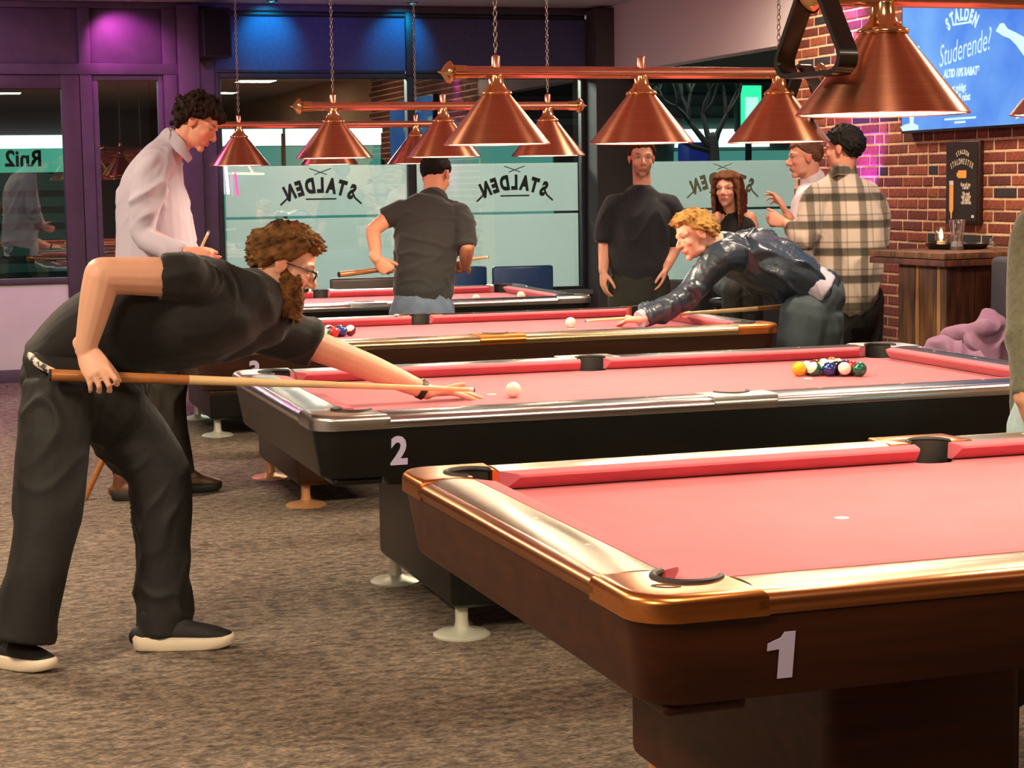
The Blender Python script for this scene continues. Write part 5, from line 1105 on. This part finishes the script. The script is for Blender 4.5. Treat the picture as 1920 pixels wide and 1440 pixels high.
M_sw = emis('screen_white', (.86, .97, 1.), 1.05); sx_ = xf-.002
def ST(px, py, dy=0): p = AX(px, py, sx_); return plane_T((sx_, p[1], p[2]), (0, -1, dy), (0, dy, 1))
arch_text('STALDEN', .10, ST(1803, 27), .26, .0004, .006, .62, .052).ob('lettering', M_sw, R, smooth=False, org=O)
g = G(); T = ST(1803, 46); g.box((-.1, 0, 0), (.1, .012, .0006)); g.v = [tuple(T @ Vector(q)) for q in g.v]; g.ob('lettering', M_sw, R, smooth=False, org=O)
text_geo('Studerende?', .18, ST(1807, 92, .12), .0004, .62, .35, -.001).ob('lettering', M_sw, R, smooth=False, org=O)
text_geo('ALTID 10% RABAT*', .062, ST(1802, 136), .0004, .72, .12, .0035).ob('lettering', M_sw, R, smooth=False, org=O)
for t_, px_, py_ in (('Fremvis et gyldigt', 1785, 166), ('studiekort og få rabat', 1787, 184), ('på alt!!', 1790, 201)): text_geo(t_, .058, ST(px_, py_), .0004, .72, .1, .002).ob('lettering', M_sw, R, smooth=False, org=O)
for w_, py_ in ((.34, 222), (.12, 229)):
    g = G(); T = ST(1800, py_); g.box((-w_/2, -.006, 0), (w_/2, .006, .0006)); g.v = [tuple(T @ Vector(q)) for q in g.v]; g.ob('small_print', M_sw, R, smooth=False, org=O)
def sil(pts, name):
    P_ = [AX(x, y, sx_) for x, y in pts]; g = G(); n = len(P_); g.add([tuple(p) for p in P_]+[tuple(p+np.array([-.0006, 0, 0])) for p in P_], [tuple(range(n)), tuple(reversed(range(n, 2*n)))]); g.ob(name, M_sw, R, smooth=False, org=O)
sil([(1693, 246), (1688, 238), (1696, 234), (1706, 231), (1705, 215), (1697, 160), (1694, 120), (1696, 86), (1724, 86), (1724, 110), (1722, 160), (1714, 215), (1713, 231), (1722, 235), (1722, 243)], 'glass_symbol')
sil([(1867, 58), (1875, 44), (1882, 43), (1890, 54), (1905, 61), (1925, 72), (1925, 112), (1905, 84), (1893, 72), (1880, 67)], 'hand_symbol')
sil([(1904, 224), (1909, 213), (1916, 210), (1925, 209), (1925, 216), (1914, 219)], 'corner_mark')

# framed poster
ya, yb2 = AX(1782, 300, XR)[1], AX(1845, 300, XR)[1]; za, zb3 = AX(1783, 266, XR)[2], AX(1783, 420, XR)[2]
R = empty('poster', (XR, (ya+yb2)/2, zb3), label='narrow dark framed poster with an orange drink tube on the brick wall', cat='poster'); O = (XR, (ya+yb2)/2, zb3)
M_pf = mat('poster_frame', (.16, .08, .06), .35)
G().rbox((XR-.03, yb2, zb3), (XR-.001, ya, za), .006).ob('frame', M_pf, R, org=O)
G().box((XR-.032, yb2+.02, zb3+.02), (XR-.029, ya-.02, za-.02)).ob('print', mat('poster_print', (.13, .11, .09), .4), R, smooth=False, org=O)
px_ = XR-.034; M_pw = mat('poster_ink', (.80, .74, .66), .6); M_po = mat('poster_orange', (.90, .62, .28), .5)
def PT(f, gz): return plane_T((px_, yb2+(ya-yb2)*(1-f), zb3+(za-zb3)*gz), (0, -1, 0), (0, 0, 1))
arch_text('STALDEN', .036, PT(.52, .87), .12, .0003, .001, .7, .021).ob('lettering', M_pw, R, smooth=False, org=O)
arch_text('STALDMESTER', .046, PT(.5, .755), .26, .0003, .0012, .55, .0235).ob('lettering', M_pw, R, smooth=False, org=O)
g = G(); T = PT(.52, .60); g.box((-.045, -.020, 0), (.045, .024, .0006)).box((-.060, -.012, 0), (-.045, .012, .0006)); g.v = [tuple(T @ Vector(q)) for q in g.v]; g.ob('drink_symbol', M_po, R, smooth=False, org=O)
g = G(); T = PT(.20, .33); pts = [(-.022, .085), (-.016, .095), (.016, .095), (.022, .085), (.022, -.075), (.008, -.095), (.006, -.125), (-.006, -.125), (-.008, -.095), (-.022, -.075)]; g.prism(pts, 0, .001, 0, T); g.ob('drink_tube', M_po, R, smooth=False, org=O)
g = G(); T = PT(.20, .33); g.box((-.022, .07, .001), (.022, .093, .0018)); g.v = [tuple(T @ Vector(q)) for q in g.v]; g.ob('tube_foam', mat('foam', (.80, .76, .76), .6), R, smooth=False, org=O)
for t_, f, gz in (('Kun på tap', .62, .48), ('i baren', .62, .445), ('Fås også', .64, .37), ('som 3 liter', .64, .335), ('til deling', .64, .30), ('ved bordet', .64, .265)): text_geo(t_, .030, PT(f, gz), .0003, .8, 0, .001).ob('lettering', M_pw, R, smooth=False, org=O)
g = G(); T = PT(.84, .10); g.box((-.014, -.008, 0), (.014, .008, .0006)); g.v = [tuple(T @ Vector(q)) for q in g.v]; g.ob('small_print', M_pw, R, smooth=False, org=O)

# high plank table
ZT = 1.13; O = (5.45, 9.1, 0)
R = empty('bar_table', O, label='high table of rough wooden planks against the brick wall', cat='table')
M_pl1 = mat('rough_plank', (.44, .29, .15), .6, color2=(.20, .115, .055), scale=9, stretch=(3, 3, .35), bump=.4, bscale=40); M_pl2 = mat('red_plank', (.34, .17, .09), .5, color2=(.18, .08, .045), scale=8, stretch=(3, 3, .5), bump=.3, bscale=40)
wd = XR-.012; T0, T1, T2 = (5.06, 9.40), (5.13, 8.72), (wd, 8.80); top = [T0, T1, T2, (wd, 9.46)]
slab(top, ZT-.07, ZT-.035, .006, 2).ob('top_board', M_pl2, R, org=O); slab(top, ZT-.032, ZT, .006, 2).ob('top_board', M_pl1, R, org=O)
def lerp(a, b, t): return (a[0]+(b[0]-a[0])*t, a[1]+(b[1]-a[1])*t)
E0, E1, E2 = (5.14, 9.22), (5.19, 8.80), (5.74, 8.86)
def plank(a, b, m, z0=0., z1=ZT-.07, th=.035, name='plank'):
    a, b = Vector((a[0], a[1], 0)), Vector((b[0], b[1], 0)); d = (b-a).normalized(); n = Vector((-d.y, d.x, 0)); pts = [a+d*.003, b-d*.003, b-d*.003+n*th, a+d*.003+n*th]
    slab([(p.x, p.y) for p in pts], z0, z1, .004, 2).ob(name, m, R, org=O)
rp = random.Random(5); ts = [0, .36, .44, .80, .88, 1.0]
for i in range(5):
    a, b = lerp(E0, E1, ts[i]), lerp(E0, E1, ts[i+1]); plank(a, b, MATS['rough_plank'] if i % 2 == 0 else mat('pale_batten', (.60, .44, .27), .6, var=.25, scale=12, stretch=(3, 3, .4)), 0., ZT-.07, .035 if i % 2 == 0 else .055)
for i in range(3): plank(lerp(E1, E2, i/3), lerp(E1, E2, (i+1)/3), M_pl2)
G().prism([(E0[0]+.03, E0[1]), (E1[0]+.03, E1[1]+.03), (E2[0], E2[1]+.03), (5.74, 9.2), (E0[0]+.03, 9.25)], .02, ZT-.08).ob('core', M_dark, R, smooth=False, org=O)
# things on it
p = AZ(1794, 469, ZT); O = tuple(p)
R = empty('beer_glass', O, label='tall empty curved beer glass at the front corner of the plank table', cat='glass')
M_glass = glassmat('drinking_glass', (.92, .93, .93), .30, .05)
G().lathe([(.030, .001), (.036, .0), (.038, .02), (.034, .06), (.036, .10), (.044, .14), (.046, .165), (.043, .165), (.041, .14), (.033, .10), (.031, .06), (.033, .02), (.001, .018)], 28, O).ob('glass', M_glass, R, org=O)
G().lathe([(.031, .02), (.029, .045), (.001, .047)], 24, O).ob('foam_rest', mat('foam', (.8, .76, .76), .6), R, org=O)
p = AZ(1785, 465, ZT); O = (5.52, 9.25, ZT); p = np.array(O)
R = empty('serving_tray', O, label='black tray on the plank table under the lit candle glass', cat='tray')
G().lathe([(.001, .0), (.15, .0), (.17, .03), (.175, .03), (.158, .004), (.001, .006)], 30, O).ob('tray', mat('black_tray', (.05, .05, .04), .3), R, org=O)
O = (p[0]-.06, p[1]+.07, ZT+.007); R = empty('candle_glass', O, label='small round glass with a glowing candle on the black tray', cat='candle')
G().lathe([(.028, .0), (.030, .01), (.036, .05), (.034, .09), (.024, .115), (.022, .115), (.032, .09), (.034, .05), (.028, .012), (.001, .01)], 24, O).ob('glass', glassmat('candle_glass', (1, .95, .88), .2, .08), R, org=O)
G().lathe([(.022, .012), (.022, .035), (.001, .036)], 18, O).ob('wax', mat('wax', (.9, .85, .75), .5), R, org=O)
G().ell((O[0], O[1], O[2]+.062), (.010, .010, .020), n=10, h=8).ob('flame', emis('flame', (1, .85, .6), 45), R, org=O)
p2 = np.array([5.50, 8.86, ZT]); O = tuple(p2); R = empty('salt_shaker', O, label='little glass shaker right of the black tray on the plank table', cat='shaker')
G().lathe([(.018, 0), (.020, .01), (.014, .05), (.001, .052)], 16, O).ob('body', M_glass, R, org=O); G().lathe([(.014, .050), (.014, .064), (.006, .070), (.001, .070)], 16, O).ob('cap', M_chain, R, org=O)
R = empty('led_uplight', (XR-.07, 10.78, 1.10), label='small violet uplight fixed to the brick wall behind the plaid shirt', cat='light'); O = (XR-.07, 10.78, 1.10)
G().rbox((XR-.24, 10.72, 1.09), (XR+.001, 10.84, 1.135), .006).ob('housing', M_scrf, R, org=O); G().box((XR-.23, 10.73, 1.1355), (XR-.03, 10.83, 1.1375)).ob('diffuser', emis('violet_glow', (.6, .25, 1), 5), R, smooth=False, org=O)
# banquette along the wall with a jacket on it
O = (5.4, 7.7, 0); R = empty('banquette', O, label='dark blue-grey banquette with a tall back against the brick wall', cat='bench'); M_bq = mat('dark_blue_upholstery', (.15, .155, .18), .75, bump=.15, bscale=120); M_bq2 = mat('plum_upholstery', (.22, .15, .28), .7)
yb_ = 8.66
G().rbox((5.36, 6.2, .0), (5.60, yb_, 1.11), .03).ob('backrest', M_bq, R, org=O); G().rbox((4.86, 6.2, .36), (5.37, yb_, .50), .04).ob('seat', M_bq2, R, org=O); G().rbox((4.90, 6.25, 0), (5.34, yb_-.05, .37), .01).ob('base', M_bq, R, org=O)
jc = np.array([5.02, 8.36, .50]); g = G(); rj = np.random.RandomState(8)
g.ell(jc+np.array([0, 0, .06]), (.20, .24, .10)); g.tube([jc+np.array([.10, -.12, .02]), jc+np.array([.12, -.06, .22]), jc+np.array([.14, .0, .34])], [(.17, .10), (.12, .07), (.035, .03)], 14, smooth=3)
g.tube([jc+np.array([-.12, .30, .04]), jc+np.array([-.08, .05, .13]), jc+np.array([.0, -.28, .05])], [.05, .07, .05], 12, smooth=3); g.tube([jc+np.array([-.18, -.3, .03]), jc+np.array([-.14, 0, .06]), jc+np.array([-.12, .2, .12])], [.04, .05, .05], 12, smooth=3); g.tube([jc+np.array([-.05, .26, .03]), jc+np.array([0, .1, .20]), jc+np.array([.08, -.08, .26])], [.05, .05, .06], 12, smooth=3)
o = cloth(g, 'jacket', mat('mauve_jacket', (.46, .33, .41), .85, sheen=.2, bump=.1, bscale=150), None, (0, 0, 0), .010, 2, .030, 12, (0, 1, .3), 17, .012); tag(o, 'crumpled mauve jacket lying on the banquette beyond table 2', 'jacket')

# chairs between the farthest table and the windows
def chair(P, yaw, m, label, w=.46, zt=.92, d=.46):
    R = empty('chair', (P[0], P[1], 0), yaw, label=label, cat='chair', group='padded chairs by the windows'); ml = mat('dark_chair_wood', (.10, .07, .05), .4)
    g = G()
    for k in range(2): pass
    pts = [(-w/2, .0), (-w/4, -.03), (0, -.04), (w/4, -.03), (w/2, .0), (w/2, .05), (w/4, .02), (0, .01), (-w/4, .02), (-w/2, .05)]
    slab(pts[::-1], .52, zt, .02, 3).ob('backrest', m, R, ang=1.); G().rbox((-w/2, .03, .40), (w/2, .03+d, .49), .03).ob('seat', m, R)
    for x in (-1, 1):
        for y_ in (.06, d): G().tube([(x*(w/2-.03), y_, .41), (x*(w/2-.01), y_+(.02 if y_ > .1 else -.03), 0)], [.018, .012], 8, cap='').ob('leg', ml, R)
        G().tube([(x*(w/2-.03), .03, .42), (x*(w/2-.04), .0, .56)], .014, 8).ob('back_post', ml, R)
    return R
M_bc = mat('blue_chair_leather', (.08, .20, .36), .4, var=.1); M_brc = mat('brown_chair_leather', (.16, .09, .08), .45)
def cat_(px, py, d): q = A(px, py, d); return (float(q[0]), float(q[1]))
chair(cat_(982, 520, 14.0), .0, M_bc, 'blue padded chair near the right end of the farthest table'); chair(cat_(858, 520, 14.0), .05, M_bc, 'blue padded chair half hidden behind the man with his back turned')
chair(cat_(698, 530, 13.6), .0, M_brc, 'brown padded chair left of the man with his back turned', .60, .87)
chair(cat_(1272, 545, 12.9), -.6, mat('black_chair_leather', (.06, .06, .07), .5), 'black padded chair behind the blond man, beside the dark sweater', .46, .86)
# speaker on the column
a0, a1 = A(371, 18, 15.2), A(432, 109, 15.2); O = (float(a0[0]+a1[0])/2, YB-.12, float(a1[2]))
R = empty('wall_speaker', O, label='black loudspeaker mounted high on the purple column', cat='speaker')
G().rbox((a0[0], YB-.34, a1[2]), (a1[0], YB-.13, a0[2]), .012).ob('cabinet', mat('speaker_black', (.05, .045, .05), .6), R, org=O); G().rbox((a0[0]+.015, YB-.350, a1[2]+.015), (a1[0]-.015, YB-.338, a0[2]-.015), .004).ob('grille', mat('speaker_grille', (.035, .03, .035), .9, bump=.5, bscale=500), R, org=O); G().rbox((O[0]-.04, YB-.14, O[2]+.12), (O[0]+.04, YB-.03, O[2]+.22), .004).ob('bracket', M_dark, R, org=O)
# ceiling downlights near the windows
for x_, y_, c in ((2.85, 15.28, 'blue'), (4.02, 15.28, 'blue'), (1.5, 15.25, 'magenta')):
    R = empty('ceiling_spotlight', (x_, y_, ZC), label='small round %s spotlight in the ceiling above the %s' % (c, 'door panels' if c == 'magenta' else ('left blue blind' if x_ < 3.5 else 'right navy blind')), cat='spotlight'); O = (x_, y_, ZC)
    G().lathe([(.045, -.001), (.045, -.012), (.034, -.012), (.034, -.001)], 20, O, closed=True).ob('rim', M_chain, R, org=O); G().lathe([(.033, -.004), (.001, -.004)], 16, O).ob('lens', emis(c+'_lens', (.1, .8, 1) if c == 'blue' else (1, .3, .9), 4), R, org=O)
